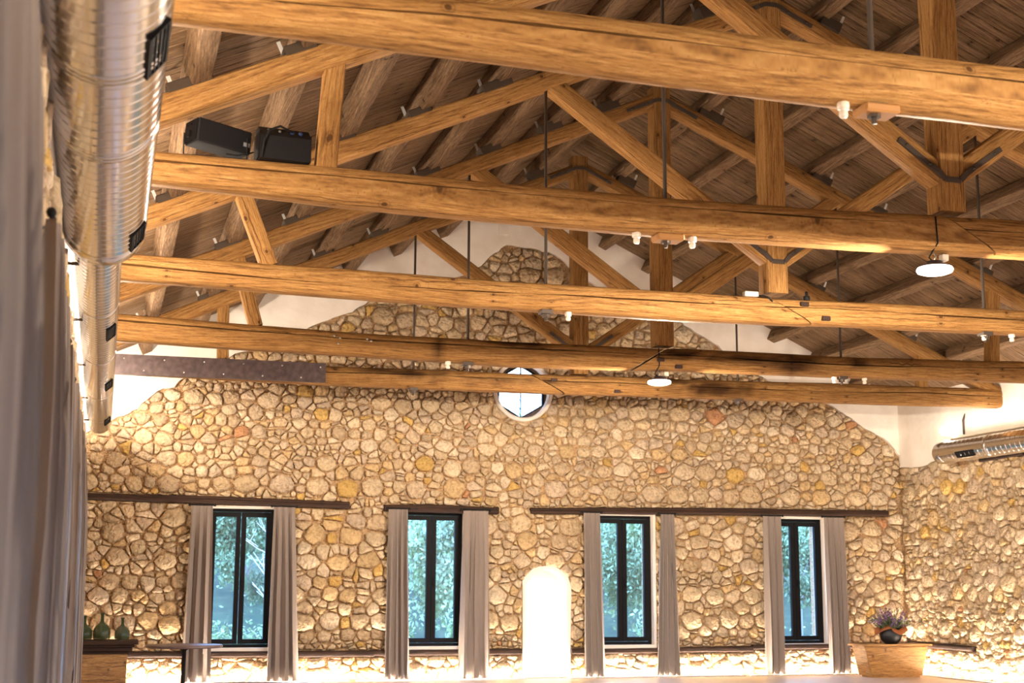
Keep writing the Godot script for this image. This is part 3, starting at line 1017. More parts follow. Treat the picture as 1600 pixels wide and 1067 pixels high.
func build_truss(n: int) -> void:
	var z: float = -TZ[n]
	var t := thing("roof_truss", "golden timber king-post roof truss, %s" % ORDER[n], "roof truss", Vector3(0, 0, z), "king-post roof trusses")
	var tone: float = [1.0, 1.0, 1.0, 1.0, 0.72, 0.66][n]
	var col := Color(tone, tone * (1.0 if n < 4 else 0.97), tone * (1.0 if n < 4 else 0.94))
	var thick := 0.30 if n == 1 else 0.26
	# tie beam: front face at z
	var pts := []
	var sizes := []
	for q in TIES[n]:
		pts.append(Vector3(q[0], (q[1] + q[2]) / 2.0, -thick / 2))
		sizes.append(Vector2(thick, q[2] - q[1]))
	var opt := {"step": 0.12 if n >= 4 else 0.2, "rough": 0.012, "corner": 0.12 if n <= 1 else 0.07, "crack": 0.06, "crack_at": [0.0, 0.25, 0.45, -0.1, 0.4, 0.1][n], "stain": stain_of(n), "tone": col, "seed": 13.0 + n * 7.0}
	if n < 2:
		part("tie_beam", timber(pts, sizes, Vector3.UP, opt), M.beam_wood, t)
	else:
		# two lengths scarfed together near the middle
		var xs: float = [0.0, 0.0, 6.98, 6.95, 6.62, 6.25][n]
		var slope: float = [0.0, 0.0, -1.6, -1.9, 1.7, -2.0][n]
		var mid := Vector3(xs, (tie_at(n, xs, 1) + tie_at(n, xs, 2)) / 2.0, -thick / 2)
		var ms := Vector2(thick, tie_at(n, xs, 2) - tie_at(n, xs, 1))
		var lp := []
		var ls := []
		var rp := [mid + Vector3(0.006 * (1.0 + absf(slope)), -0.006, 0.004)]
		var rs := [ms]
		for i in pts.size():
			if pts[i].x < xs:
				lp.append(pts[i])
				ls.append(sizes[i])
			else:
				rp.append(pts[i])
				rs.append(sizes[i])
		lp.append(mid - Vector3(0.006 * (1.0 + absf(slope)), 0, 0))
		ls.append(ms)
		opt["slant_end"] = slope
		part("tie_beam", timber(lp, ls, Vector3.UP, opt), M.beam_wood, t)
		opt.erase("slant_end")
		opt["slant_start"] = slope
		opt["seed"] = 60.0 + n * 11.0
		opt["crack_at"] = [0.0, 0.0, 0.2, 0.0, 0.1, 0.0][n]
		part("tie_beam", timber(rp, rs, Vector3.UP, opt), M.beam_wood, t)
	# rafters
	for s in [-1, 1]:
		var e: float = XM - XL + 0.1
		var pa := Vector3(XM + s * 0.02, line_y(XM, s), -0.13)
		var pb := Vector3(XM + s * e, line_y(XM + s * e, s) + 0.0, -0.13)
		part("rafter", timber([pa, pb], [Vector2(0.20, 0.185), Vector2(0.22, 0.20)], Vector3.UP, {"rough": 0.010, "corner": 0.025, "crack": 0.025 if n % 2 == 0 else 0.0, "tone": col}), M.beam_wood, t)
		# strut from the foot of the king post to the rafter
		var sx: float = XM + s * 2.55
		var sa := Vector3(XM + s * 0.06, 4.99, -0.13)
		var sb := Vector3(sx, line_y(sx, s) - 0.03, -0.13)
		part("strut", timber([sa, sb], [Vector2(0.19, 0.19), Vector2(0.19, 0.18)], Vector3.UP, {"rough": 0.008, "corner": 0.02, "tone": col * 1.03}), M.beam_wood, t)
		# iron rod through the tie beam, with its washer
		var rx: float = XM + s * (2.60 if s < 0 else 2.55)
		var tie_lo := tie_at(n, rx, 1)
		var st := begin(true)
		tube(st, PackedVector3Array([Vector3(rx, line_y(rx, s) - 0.05, -0.1), Vector3(rx, tie_lo - 0.10, -0.1)]), 0.017, 8)
		var rod := part("iron_rod", done(st), M.iron, t)
		st = begin()
		box(st, Vector3(rx - 0.06, tie_lo - 0.03, -0.17), Vector3(rx + 0.06, tie_lo + 0.01, -0.04))
		tube(st, PackedVector3Array([Vector3(rx, tie_lo - 0.065, -0.1), Vector3(rx, tie_lo - 0.02, -0.1)]), 0.04, 6)
		part("washer_nut", done(st), M.iron, rod)
	# king post
	var kx: float = XM - 0.02 + [0.0, 0.0, 0.03, 0.0, 0.02, -0.02][n]
	var foot: float = tie_at(n, XM, 2) + [0.04, 0.05, 0.03, 0.05, 0.03, 0.02][n]
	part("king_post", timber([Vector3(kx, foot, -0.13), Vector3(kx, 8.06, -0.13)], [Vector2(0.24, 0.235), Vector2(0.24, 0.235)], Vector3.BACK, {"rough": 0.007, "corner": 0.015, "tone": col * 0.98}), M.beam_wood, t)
	# iron straps: round the foot over the struts, and over the head
	for low in [true, false]:
		var p := PackedVector3Array()
		var front := 0.0
		for i in 15:
			var f := (i - 7) / 7.0
			var dx := f * 0.5
			var y: float
			if low: y = 4.97 + maxf(0.0, absf(dx) - 0.08) * 0.70 + (0.03 if absf(dx) > 0.12 else 0.0) - 0.02
			else: y = line_y(XM + dx, 1) + 0.0 - (0.03 if absf(dx) < 0.06 else 0.0)
			p.append(Vector3(kx + dx, y, -0.004 if absf(dx) < 0.16 else -0.022))
		var st := begin()
		for i in p.size() - 1:
			var a := p[i]
			var b := p[i + 1]
			var w := Vector3(-(b.y - a.y), b.x - a.x, 0).normalized() * 0.024
			quad(st, a - w + Vector3(0, 0, 0.01), b - w + Vector3(0, 0, 0.01), b + w + Vector3(0, 0, 0.01), a + w + Vector3(0, 0, 0.01))
			quad(st, a + w + Vector3(0, 0, 0.01), b + w + Vector3(0, 0, 0.01), b + w - Vector3(0, 0, 0.02), a + w - Vector3(0, 0, 0.02))
			quad(st, a - w - Vector3(0, 0, 0.02), b - w - Vector3(0, 0, 0.02), b - w + Vector3(0, 0, 0.01), a - w + Vector3(0, 0, 0.01))
		var strap := part("iron_strap", done(st), M.iron, t)
		for i in [1, 4, 10, 13]:
			st = begin(true)
			tube(st, PackedVector3Array([p[i] + Vector3(0, 0, 0.005), p[i] + Vector3(0, 0, 0.022)]), 0.014, 6)
			part("bolt", done(st), M.iron, strap)
	# short posts near the ends: foot x, top x, at the two sides
	var posts: Array = [[[1.48, 1.50], [12.2, 12.2]], [[1.48, 1.50], [12.2, 12.2]], [[1.48, 1.53], [12.3, 12.3]], [[1.42, 1.14], [12.2, 12.2]], [[1.62, 1.38], [11.72, 11.79]], [[1.49, 1.47], [12.63, 12.63]]][n]
	for q in posts:
		var y1: float = line_y(q[1], 1) - 0.08
		part("post", timber([Vector3(q[0], tie_at(n, q[0], 2) - 0.02, -0.12), Vector3(q[1], y1, -0.12)], [Vector2(0.16, 0.155), Vector2(0.16, 0.145)], Vector3.BACK, {"rough": 0.006, "corner": 0.012, "tone": Color(1.12, 1.1, 1.05) * tone}), M.beam_wood, t)
	# blocks that carry the purlins, each with a bright steel bracket
	var at := purlin_d()
	for s in [-1, 1]:
		for d in at:
			var x: float = XM + s * d
			var along := Vector3(s, -0.447, 0).normalized()
			var up := Vector3(s * 0.447, 1, 0).normalized()
			var top_r := line_y(x, s) + 0.10
			var gap: float = roof_y(x) - 0.215 - top_r
			var bh := maxf(gap + 0.02, 0.07)
			var tr := Transform3D(Basis(along, up, along.cross(up)), Vector3(x, top_r, -0.12))
			var st := begin()
			var bl: float = rng.randf_range(0.13, 0.19)
			bevel_box(st, Vector3(-bl, -0.012, -0.10), Vector3(bl * 0.9, bh, rng.randf_range(0.09, 0.12)), 0.008, tr)
			var blk := part("purlin_block", done(st), M.block_wood, t)
			st = begin()
			box(st, Vector3(0.085, bh - 0.015, 0.075), Vector3(0.115, bh + 0.10, 0.081), tr)
			part("bracket", done(st), M.zinc, blk)
	if n == 5:
		var st := begin()
		var y0 := 4.36
		box(st, Vector3(XL + 0.02, y0 - 0.005, 0.0), Vector3(2.93, 4.635, 0.034))
		var plate := part("steel_plate", done(st), M.steel_plate, t)
		for i in 11:
			st = begin(true)
			var bx := 0.15 + i * 0.27
			tube(st, PackedVector3Array([Vector3(bx, y0 + (0.055 if i % 2 else 0.215), 0.03), Vector3(bx, y0 + (0.055 if i % 2 else 0.215), 0.042)]), 0.012, 6)
			part("bolt", done(st), M.bright_steel, plate)
	if n == 5 or n == 3 or n == 4:
		# wedges of the scarf joint near the middle
		for w in [[[7.1, 4.50], [7.35, 4.36]], [[6.75, 4.38], [7.0, 4.30]], [[6.35, 4.55], [7.35, 4.42]]][n - 3]:
			var st := begin()
			bevel_box(st, Vector3(w[0] - 0.05, w[1] - 0.025, -0.02), Vector3(w[0] + 0.05, w[1] + 0.025, 0.018), 0.006)
			part("scarf_wedge", done(st), M.dark_wood, t)
	if n == 4:
		for q in [[2.95, 4.45], [3.0, 4.43], [2.55, 4.47], [2.62, 4.45], [2.60, 4.38]]:
			var st := begin(true)
			tube(st, PackedVector3Array([Vector3(q[0], q[1], -0.01), Vector3(q[0], q[1], 0.012)]), 0.013, 6)
			part("bolt", done(st), M.bright_steel, t)
	if n == 1 or n == 2:
		var rx := XM - 2.60
		var y: float = tie_at(n, rx, 1)
		var st := begin()
		bevel_box(st, Vector3(rx - 0.09, y - 0.045, -0.20), Vector3(rx + 0.14, y + 0.01, -0.03), 0.012)
		part("wooden_washer", done(st), M.washer_wood, t)

func tie_at(n: int, x: float, k: int) -> float:
	var q: Array = TIES[n]
	for i in q.size() - 1:
		if x <= q[i + 1][0]: return lerpf(q[i][k], q[i + 1][k], clampf((x - q[i][0]) / (q[i + 1][0] - q[i][0]), 0, 1))
	return q[-1][k]

func build_knobs() -> void:
	# small white porcelain knobs under the tie beams
	for q in [[1, 4.03, "nearest tie beam, beside its wooden block"], [2, 3.98, "second tie beam, left of its wooden block"], [2, 4.46, "second tie beam, right of its wooden block"], [3, 4.47, "third tie beam, beside its left rod"], [3, 9.36, "third tie beam, just left of its right rod"], [3, 9.72, "third tie beam, just right of its right rod"], [4, 3.98, "fourth tie beam, beside its left rod"], [4, 9.27, "fourth tie beam, just left of its right rod"], [4, 9.72, "fourth tie beam, just right of its right rod"]]:
		var y: float = tie_at(q[0], q[1], 1)
		var t := thing("ceiling_knob", "small white porcelain knob under the %s" % q[2], "knob", Vector3(q[1], y, -TZ[q[0]] - 0.10), "white porcelain knobs under the tie beams")
		var st := begin(true)
		lathe(st, [[0.0, -0.085], [0.02, -0.085], [0.026, -0.075], [0.026, -0.05], [0.019, -0.045], [0.019, -0.035]], 12)
		part("tip", done(st), M.porcelain, t)
		st = begin(true)
		lathe(st, [[0.0, -0.036], [0.034, -0.036], [0.036, -0.02], [0.036, 0.006], [0.0, 0.006]], 12)
		part("base", done(st), M.porcelain, t)

func build_fittings() -> void:
	var y: float = tie_at(3, 6.5, 2)
	var b := thing("junction_box", "small white junction box on the third tie beam, left of its king post", "junction box", Vector3(6.50, y - 0.004, -TZ[3] - 0.06))
	var st := begin()
	bevel_box(st, Vector3(-0.08, 0.0, -0.04), Vector3(0.08, 0.055, 0.04), 0.008)
	part("box", done(st), M.porcelain, b)
	st = begin(true)
	tube(st, PackedVector3Array([Vector3(0.08, 0.02, 0.0), Vector3(0.13, 0.015, 0.03), Vector3(0.18, 0.0, 0.05), Vector3(0.22, -0.05, 0.075)]), 0.008, 6)
	part("cable", done(st), M.black, b)
	var p := thing("black_fitting", "small black fitting standing on the third tie beam, right of its king post", "fitting", Vector3(7.17, tie_at(3, 7.17, 2) - 0.004, -TZ[3] - 0.08))
	st = begin(true)
	lathe(st, [[0.0, 0.0], [0.035, 0.0], [0.035, 0.05], [0.0, 0.055]], 12)
	part("base", done(st), M.black, p)
	st = begin(true)
	lathe(st, [[0.016, 0.05], [0.016, 0.10], [0.0, 0.105]], 10)
	part("stem", done(st), M.black, p)

# ------------------------------------------------------------------ lamps
func lamp_light(parent: Node3D, at: Vector3, e: float, size: float) -> void:
	var l := OmniLight3D.new()
	l.name = "lamp_light"
	l.light_color = WARM
	l.light_energy = e
	l.light_size = size
	l.omni_range = 60.0
	l.omni_attenuation = 2.0
	l.shadow_enabled = true
	l.position = at
	parent.add_child(l, true)

func build_pendant(n: int, x: float, words: String) -> void:
	var z: float = -TZ[n]
	var y: float = tie_at(n, x, 1)
	var t := thing("pendant_lamp", "round white disc lamp hanging %s" % words, "lamp", Vector3(x, y, z - 0.13), "disc lamps under the tie beams")
	var st := begin(true)
	lathe(st, [[0.0, -0.185], [0.11, -0.183], [0.145, -0.17], [0.155, -0.15], [0.145, -0.13], [0.0, -0.128]], 28)
	part("diffuser", done(st), M.glow, t)
	st = begin(true)
	lathe(st, [[0.0, -0.128], [0.13, -0.128], [0.13, -0.115], [0.07, -0.105], [0.065, -0.075], [0.0, -0.075]], 20)
	part("housing", done(st), M.steel_plate, t)
	st = begin(true)
	tube(st, PackedVector3Array([Vector3(0, -0.08, 0), Vector3(0, -0.05, 0), Vector3(0.02, -0.03, 0), Vector3(0, 0.0, 0)]), 0.008, 6)
	part("hook", done(st), M.bright_steel, t)
	st = begin(true)
	tube(st, PackedVector3Array([Vector3(-0.03, -0.08, 0.02), Vector3(-0.07, -0.05, 0.03), Vector3(-0.06, 0.0, 0.08), Vector3(-0.05, 0.05, 0.142), Vector3(-0.06, 0.28, 0.142)]), 0.007, 6)
	part("cable", done(st), M.black, t)
	st = begin()
	bevel_box(st, Vector3(0.06, -0.07, -0.03), Vector3(0.12, -0.01, 0.04), 0.008)
	part("driver_box", done(st), M.porcelain, t)
	lamp_light(t, Vector3(0, -0.155, 0), PENDANT_E, 0.02)

func build_globe(x: float, z: float, words: String) -> void:
	var s := 1.0 if x > XM else -1.0
	var wall := XR if s > 0 else XL
	var t := thing("wall_lamp", "glowing globe wall lamp %s" % words, "lamp", Vector3(x, 4.20, z), "globe lamps along the long walls")
	var st := begin(true)
	var prof := []
	for i in 11: prof.append([0.085 * cos(-PI / 2 + PI * i / 10.0), 0.085 * sin(-PI / 2 + PI * i / 10.0)])
	lathe(st, prof, 18)
	part("globe", done(st), M.glow, t)
	st = begin(true)
	lathe(st, [[0.0, -0.13], [0.03, -0.13], [0.03, -0.085], [0.0, -0.08]], 14)
	part("holder", done(st), M.porcelain, t)
	st = begin(true)
	tube(st, PackedVector3Array([Vector3(0, -0.115, 0), Vector3(wall - x - s * 0.02, -0.115, 0)]), 0.012, 8)
	box(st, Vector3(minf(wall - x - s * 0.03, wall - x), -0.16, -0.04), Vector3(maxf(wall - x - s * 0.03, wall - x), -0.07, 0.04))
	part("bracket", done(st), M.porcelain, t)
	lamp_light(t, Vector3.ZERO, GLOBE_RIGHT_E if s > 0 else UNSEEN_LEFT_GLOBE_E, 0.085)

func build_led(a: Vector3, b: Vector3, n: Vector3, words: String, e: float, lean := 0.25) -> void:
	# slim profile along a wall; n points away from the wall
	var t := thing("led_strip", "glowing strip light %s" % words, "strip light", Vector3.ZERO, "strip lights along the stone walls")
	var d := (b - a).normalized()
	var L := a.distance_to(b)
	var tr := Transform3D(Basis(d, Vector3.UP, d.cross(Vector3.UP)), a)
	var st := begin()
	box(st, Vector3(0, 0.0, -0.022), Vector3(L, 0.006, 0.022), tr)
	box(st, Vector3(0, 0.006, -0.022), Vector3(L, 0.022, -0.018), tr)
	box(st, Vector3(0, 0.006, 0.018), Vector3(L, 0.022, 0.022), tr)
	part("profile", done(st), M.bright_steel, t)
	st = begin()
	box(st, Vector3(0, 0.007, -0.017), Vector3(L, 0.018, 0.017), tr)
	part("diffuser", done(st), M.glow, t)
	var l := AreaLight3D.new()
	l.name = "strip_light"
	l.light_color = WARM
	l.light_energy = e * L
	l.area_size = Vector2(L, 0.034)
	l.area_range = 60.0
	l.shadow_enabled = true
	# faces up, leaning to the wall
	var up := (Vector3.UP - n * lean).normalized()
	l.transform = Transform3D(Basis(d, d.cross(up).normalized(), -up), (a + b) / 2 + Vector3(0, 0.026, 0))
	t.add_child(l)

func build_lamps() -> void:
	build_pendant(2, 6.70, "under the second tie beam")
	build_pendant(4, 6.78, "under the fourth tie beam")
	build_pendant(0, 6.78, "out of view overhead, lighting the nearest tie beams")  # out of view, placed to light the front of the nearest beams
	var zs := [-21.55, -18.3, -15.05, -11.8, -8.55, -5.3, -2.0]
	var words := ["above the end of the %s duct, seen only at right", "out of view, second along the %s wall", "out of view, third along the %s wall", "out of view, fourth along the %s wall", "out of view, fifth along the %s wall", "out of view, sixth along the %s wall", "out of view, seventh along the %s wall"]
	for i in zs.size():  # only the first right globe is in view; others light walls and roof
		build_globe(XR - 0.16, zs[i], words[i] % "right")
		build_globe(XL + 0.13, zs[i], words[i] % "left")
	var y := 0.0
	build_led(Vector3(-0.15, y, ZB + 0.13), Vector3(3.9, y, ZB + 0.13), Vector3.BACK, "on the floor under the window beside the cabinet", LED_E)
	build_led(Vector3(4.0, y, ZB + 0.13), Vector3(6.85, y, ZB + 0.13), Vector3.BACK, "on the floor under the second window", LED_E)
	build_led(Vector3(6.95, y, ZB - 0.15), Vector3(7.52, y, ZB - 0.15), Vector3.BACK, "on the niche floor, standing for the unseen niche light", NICHE_E / 0.57 * 10.0)  # source itself unseen; strip placed here to brighten the niche
	build_led(Vector3(7.62, y, ZB + 0.13), Vector3(10.8, y, ZB + 0.13), Vector3.BACK, "on the floor under the third window", LED_E)
	build_led(Vector3(10.9, y, ZB + 0.13), Vector3(13.85, y, ZB + 0.13), Vector3.BACK, "on the floor behind the console", LED_E)
	build_led(Vector3(XR - 0.16, y, ZB + 0.25), Vector3(XR - 0.16, y, ZB + 3.2), Vector3.LEFT, "on the floor along the long wall by the corner", LED_E)
	build_led(Vector3(XR - 0.16, y, ZB + 3.3), Vector3(XR - 0.16, y, ZB + 6.4), Vector3.LEFT, "on the floor farther along the long wall", LED_E)
	for i in 5:  # strips out of view on the duct, placed to light the right roof
		var z0 := -21.15 + i * 4.8
		build_led(Vector3(13.80, 3.993, z0), Vector3(13.80, 3.993, z0 + 4.7), Vector3.LEFT, "unseen on the right duct, lighting the roof, %s from the end wall" % ["first", "second", "third", "fourth", "fifth"][i], UNSEEN_DUCT_LED_E, -0.5)

# ------------------------------------------------------------------ ducts
func duct_mesh(c: Vector2, R: float, z0: float, z1: float) -> ArrayMesh:
	# wound duct: seams climb along a screw line
	var st := begin(true)
	var n := 40
	var pitch := 0.125
	var fr := [0.0, 0.035, 0.07, 0.105, 0.18, 0.92]
	var bump := [0.0, 0.0024, 0.0024, 0.0, 0.0, 0.0]
	var per := fr.size()
	var count := (int((z0 - z1) / pitch) + 2) * per
	var zat := func(i: int, j: int): return clampf(z0 - pitch * (floorf(float(i) / per) - 1.0 + fr[i % per]) - pitch * j / n, z1, z0)
	for i in count:
		for j in n:
			var a := TAU * j / n
			var b := TAU * (j + 1) / n
			var r0: float = R + bump[i % per]
			var r1: float = R + bump[(i + 1) % per]
			var p := Vector3(c.x + cos(a) * r0, c.y + sin(a) * r0, zat.call(i, j))
			var q := Vector3(c.x + cos(b) * r0, c.y + sin(b) * r0, zat.call(i, j + 1))
			var u := Vector3(c.x + cos(b) * r1, c.y + sin(b) * r1, zat.call(i + 1, j + 1))
			var v := Vector3(c.x + cos(a) * r1, c.y + sin(a) * r1, zat.call(i + 1, j))
			if absf(p.z - v.z) + absf(q.z - u.z) > 1e-5: quad(st, p, v, u, q)
	return done(st)

func ring_z(st: SurfaceTool, c: Vector2, prof: Array, n := 36) -> void:
	# profile of [radius, z] turned about the line through c along z
	for i in prof.size() - 1:
		for j in n:
			var a := TAU * j / n
			var b := TAU * (j + 1) / n
			var p := Vector3(c.x + cos(a) * prof[i][0], c.y + sin(a) * prof[i][0], prof[i][1])
			var q := Vector3(c.x + cos(b) * prof[i][0], c.y + sin(b) * prof[i][0], prof[i][1])
			var r := Vector3(c.x + cos(b) * prof[i + 1][0], c.y + sin(b) * prof[i + 1][0], prof[i + 1][1])
			var s := Vector3(c.x + cos(a) * prof[i + 1][0], c.y + sin(a) * prof[i + 1][0], prof[i + 1][1])
			quad(st, p, s, r, q)

func duct_vent(parent: Node3D, c: Vector2, R: float, ang: float, z: float, L: float, W: float) -> void:
	var nrm := Vector3(cos(ang), sin(ang), 0)
	var tr := Transform3D(Basis(Vector3(0, 0, 1), nrm.cross(Vector3(0, 0, 1)), nrm), Vector3(c.x, c.y, z) + nrm * (R * cos(W / 2.0 / R)))
	tr.basis.y = tr.basis.z.cross(tr.basis.x)
	var st := begin()
	ring_prism(st, rect(-L / 2 + 0.012, -W / 2 + 0.012, L / 2 - 0.012, W / 2 - 0.012), rect(-L / 2, -W / 2, L / 2, W / 2), tr.origin, tr.basis.x, tr.basis.y, tr.basis.z, -0.01, 0.02)
	var g := part("vent", done(st), M.grille, parent)
	st = begin()
	box(st, Vector3(-L / 2 + 0.012, -W / 2 + 0.012, 0.004), Vector3(L / 2 - 0.012, W / 2 - 0.012, 0.008), tr)
	for k in 4:
		var y := lerpf(-W / 2 + 0.025, W / 2 - 0.025, k / 3.0)
		box(st, Vector3(-L / 2 + 0.012, y - 0.002, 0.008), Vector3(L / 2 - 0.012, y + 0.002, 0.017), tr)
	part("louvres", done(st), M.black, g)

func build_ducts() -> void:
	var t := thing("air_duct", "large shiny spiral steel air duct narrowing along the left wall", "duct")
	var c1 := Vector2(-0.10, 3.91)
	var c2 := Vector2(-0.14, 3.905)
	part("wide_pipe", duct_mesh(c1, 0.272, 2.9, -9.62), M.duct_steel, t)
	part("narrow_pipe", duct_mesh(c2, 0.168, -9.95, -22.0), M.duct_steel, t)
	var st := begin(true)
	ring_z(st, c1, [[0.272, -9.60], [0.278, -9.61], [0.278, -9.80], [0.272, -9.81], [0.05, -9.87]])
	ring_z(st, c2, [[0.172, -9.80], [0.172, -10.05], [0.168, -10.06]])
	part("reducer", done(st), M.duct_steel, t)
	st = begin(true)
	ring_z(st, c2, [[0.168, -21.9], [0.172, -21.91], [0.172, -22.05], [0.165, -22.06], [0.0, -22.06]])
	part("end_cap", done(st), M.duct_steel, t)
	for z in [-3.0, -6.1, -7.3]:
		st = begin(true)
		ring_z(st, c1, [[0.272, z + 0.05], [0.2765, z + 0.048], [0.2765, z + 0.004], [0.273, z + 0.002], [0.273, z - 0.002], [0.2765, z - 0.004], [0.2765, z - 0.048], [0.272, z - 0.05]])
		part("collar", done(st), M.duct_steel, t)
	for z in [-12.4, -15.1, -18.0, -20.6]:
		st = begin(true)
		ring_z(st, c2, [[0.168, z + 0.04], [0.172, z + 0.038], [0.172, z - 0.038], [0.168, z - 0.04]])
		part("collar", done(st), M.duct_steel, t)
	duct_vent(t, c1, 0.272, deg_to_rad(-38), -5.93, 0.48, 0.13)
	duct_vent(t, c1, 0.272, deg_to_rad(-38), -9.35, 0.44, 0.13)
	for z in [-13.3, -16.9, -20.7]: duct_vent(t, c2, 0.168, deg_to_rad(-48), z, 0.6, 0.10)
	for z in [-10.6, -12.9, -15.6, -18.4, -20.9]:
		st = begin()
		box(st, Vector3(XL - 0.01, 3.80, z - 0.015), Vector3(c2.x - 0.10, 3.82, z + 0.015))
		box(st, Vector3(XL - 0.01, 3.70, z - 0.015), Vector3(XL + 0.015, 3.95, z + 0.015))
		part("wall_bracket", done(st), M.iron, t)
	for z in [-2.0, -4.4, -8.4]:
		st = begin()
		box(st, Vector3(XL - 0.01, 3.92, z - 0.02), Vector3(c1.x - 0.25, 3.95, z + 0.02))
		part("wall_bracket", done(st), M.iron, t)
	var t2 := thing("air_duct", "shiny spiral steel air duct on the right wall under the globe lamp", "duct")
	var c3 := Vector2(13.80, 3.80)
	part("narrow_pipe", duct_mesh(c3, 0.185, 2.9, -21.45), M.duct_steel, t2)
	st = begin(true)
	ring_z(st, c3, [[0.185, -21.3], [0.19, -21.31], [0.19, -21.47], [0.18, -21.50], [0.0, -21.50]])
	part("end_cap", done(st), M.duct_steel, t2)
	for z in [-20.0, -17.0, -14.0]:
		st = begin(true)
		ring_z(st, c3, [[0.185, z + 0.04], [0.19, z + 0.038], [0.19, z - 0.038], [0.185, z - 0.04]])
		part("collar", done(st), M.duct_steel, t2)
	for z in [-20.55, -17.5]: duct_vent(t2, c3, 0.185, deg_to_rad(-150), z, 0.5, 0.11)
	for z in [-21.0, -18.2, -15.2]:
		st = begin()
		box(st, Vector3(c3.x + 0.15, 3.79, z - 0.015), Vector3(XR + 0.01, 3.82, z + 0.015))
		part("wall_bracket", done(st), M.iron, t2)
	var tray := thing("cable_tray", "pale cable channel on the right wall above the duct", "cable channel")
	st = begin()
	bevel_box(st, Vector3(XR - 0.10, 4.02, -21.2), Vector3(XR - 0.026, 4.09, 2.9), 0.006)
	part("channel", done(st), M.porcelain, tray)
	var cd := thing("wall_conduit", "short grey conduit on the plaster beside the globe lamp", "conduit")
	st = begin(true)
	tube(st, PackedVector3Array([Vector3(XR - 0.03, 4.08, -21.16), Vector3(XR - 0.04, 4.35, -21.15), Vector3(XR - 0.005, 4.46, -21.12)]), 0.022, 8)
	part("pipe", done(st), M.steel_plate, cd)

# ------------------------------------------------------------------ curtains
func build_curtain(label: String, a: Vector3, b: Vector3, a2: Vector3, b2: Vector3, n: Vector3, folds: float, amp: float, sd: float, group: String) -> void:
	# a, b: top corners; a2, b2: bottom corners; n: into the room
	var t := thing("curtain", label, "curtain", Vector3.ZERO, group)
	var st := begin(true)
	var nu := int(folds * 10)
	var nv := 16
	var f := func(i: int, j: int):
		var u := float(i) / nu
		var v := float(j) / nv
		var w := pow(v, 1.25)
		var p := a.lerp(b, u).lerp(a2.lerp(b2, u), w)
		var ph := u * folds * TAU + sd + 1.3 * noise.get_noise_2d(u * 120.0 + sd * 40.0, v * 22.0) * (0.4 + v)
		var am := amp * (0.45 + 0.75 * minf(1.0, v * 2.5)) * (0.75 + 0.5 * noise.get_noise_2d(u * 160.0 + 300.0, sd * 30.0))
		p += n * (amp * 1.1 + am * sin(ph))
		p += (b - a).normalized() * am * 0.35 * sin(ph * 2.0 + 0.7) * (1.0 if i > 0 and i < nu else 0.0)
		return p
	for i in nu:
		for j in nv:
			quad(st, f.call(i, j + 1), f.call(i + 1, j + 1), f.call(i + 1, j), f.call(i, j))
	part("fabric", done(st), M.curtain, t)
	st = begin(true)
	var d := (b - a).normalized()
	var y := Vector3(0, 0.012, 0) + n * amp
	tube(st, PackedVector3Array([a - d * 0.03 + y, b + d * 0.03 + y]), 0.012, 8)
	for e in [a - d * 0.03 + y, b + d * 0.03 + y]:
		tube(st, PackedVector3Array([e - d * 0.02, e - d * 0.01, e + d * 0.01, e + d * 0.02]), [0.01, 0.022, 0.022, 0.01], 8)
	tube(st, PackedVector3Array([(a + b) / 2 + y, (a + b) / 2 + y - n * (amp + 0.12)]), 0.008, 6)
	part("rod", done(st), M.black, t)

func build_curtains() -> void:
	var top := 2.755
	var z := ZB + 0.10
	var list := [
		[1.32, 1.65, 1.26, 1.72, "taupe curtain at the bare-tree window, on the cabinet side"],
		[2.61, 2.95, 2.58, 3.08, "taupe curtain at the bare-tree window, on the niche side"],
		[4.48, 4.80, 4.46, 4.87, "taupe curtain at the second window, on the cabinet side"],
		[5.75, 6.18, 5.69, 6.23, "wide taupe curtain just to the left of the bright niche"],
		[7.85, 8.15, 7.85, 8.22, "taupe curtain just to the right of the bright niche"],
		[9.25, 9.50, 9.15, 9.57, "narrow taupe curtain at the third window, on the console side"],
		[11.20, 11.55, 11.20, 11.56, "taupe curtain at the corner window, away from the console"],
		[12.39, 12.77, 12.42, 12.81, "taupe curtain hanging next to the wooden console"]]
	for i in list.size():
		var q: Array = list[i]
		build_curtain(q[4], Vector3(q[0], top, z), Vector3(q[1], top, z), Vector3(q[2], 0.03, z), Vector3(q[3], 0.03, z), Vector3.BACK, 3.0 + 0.5 * (i % 3), 0.062, 1.7 * i, "taupe curtains at the end wall windows")
	# long wall on the left: a is the far edge so that the folds face the room
	var words := ["blurred taupe curtain closest to the viewer at the picture's left edge", "taupe curtain beside the wide duct, second along the left wall", "taupe curtain third along the left wall", "taupe curtain fourth along the left wall", "taupe curtain fifth along the left wall", "taupe curtain sixth along the left wall", "taupe curtain seventh along the left wall", "taupe curtain eighth along the left wall"]
	var zs := [-3.35, -6.25, -7.75, -9.5, -11.25, -13.0, -14.7, -16.4]
	for i in zs.size():
		var h := 1.15 if i == 0 else 0.24
		var a := Vector3(XL + 0.03, 3.0, zs[i] + h)
		var b := Vector3(XL + 0.03, 3.0, zs[i] - h)
		var k := Vector3(0.01, 0, 0.10)
		build_curtain(words[i], a, b, a + Vector3(0.02, -2.97, 0.10), b + Vector3(0.02, -2.97, -0.10), Vector3.RIGHT, 8.0 if i == 0 else 3.5, 0.078, 2.3 * i + 0.6, "taupe curtains along the left wall")

# ------------------------------------------------------------------ furniture
func flat_timber(st: SurfaceTool, lo: Vector3, hi: Vector3, r := 0.006) -> void:
	st.set_color(Color.WHITE)
	bevel_box(st, lo, hi, r)

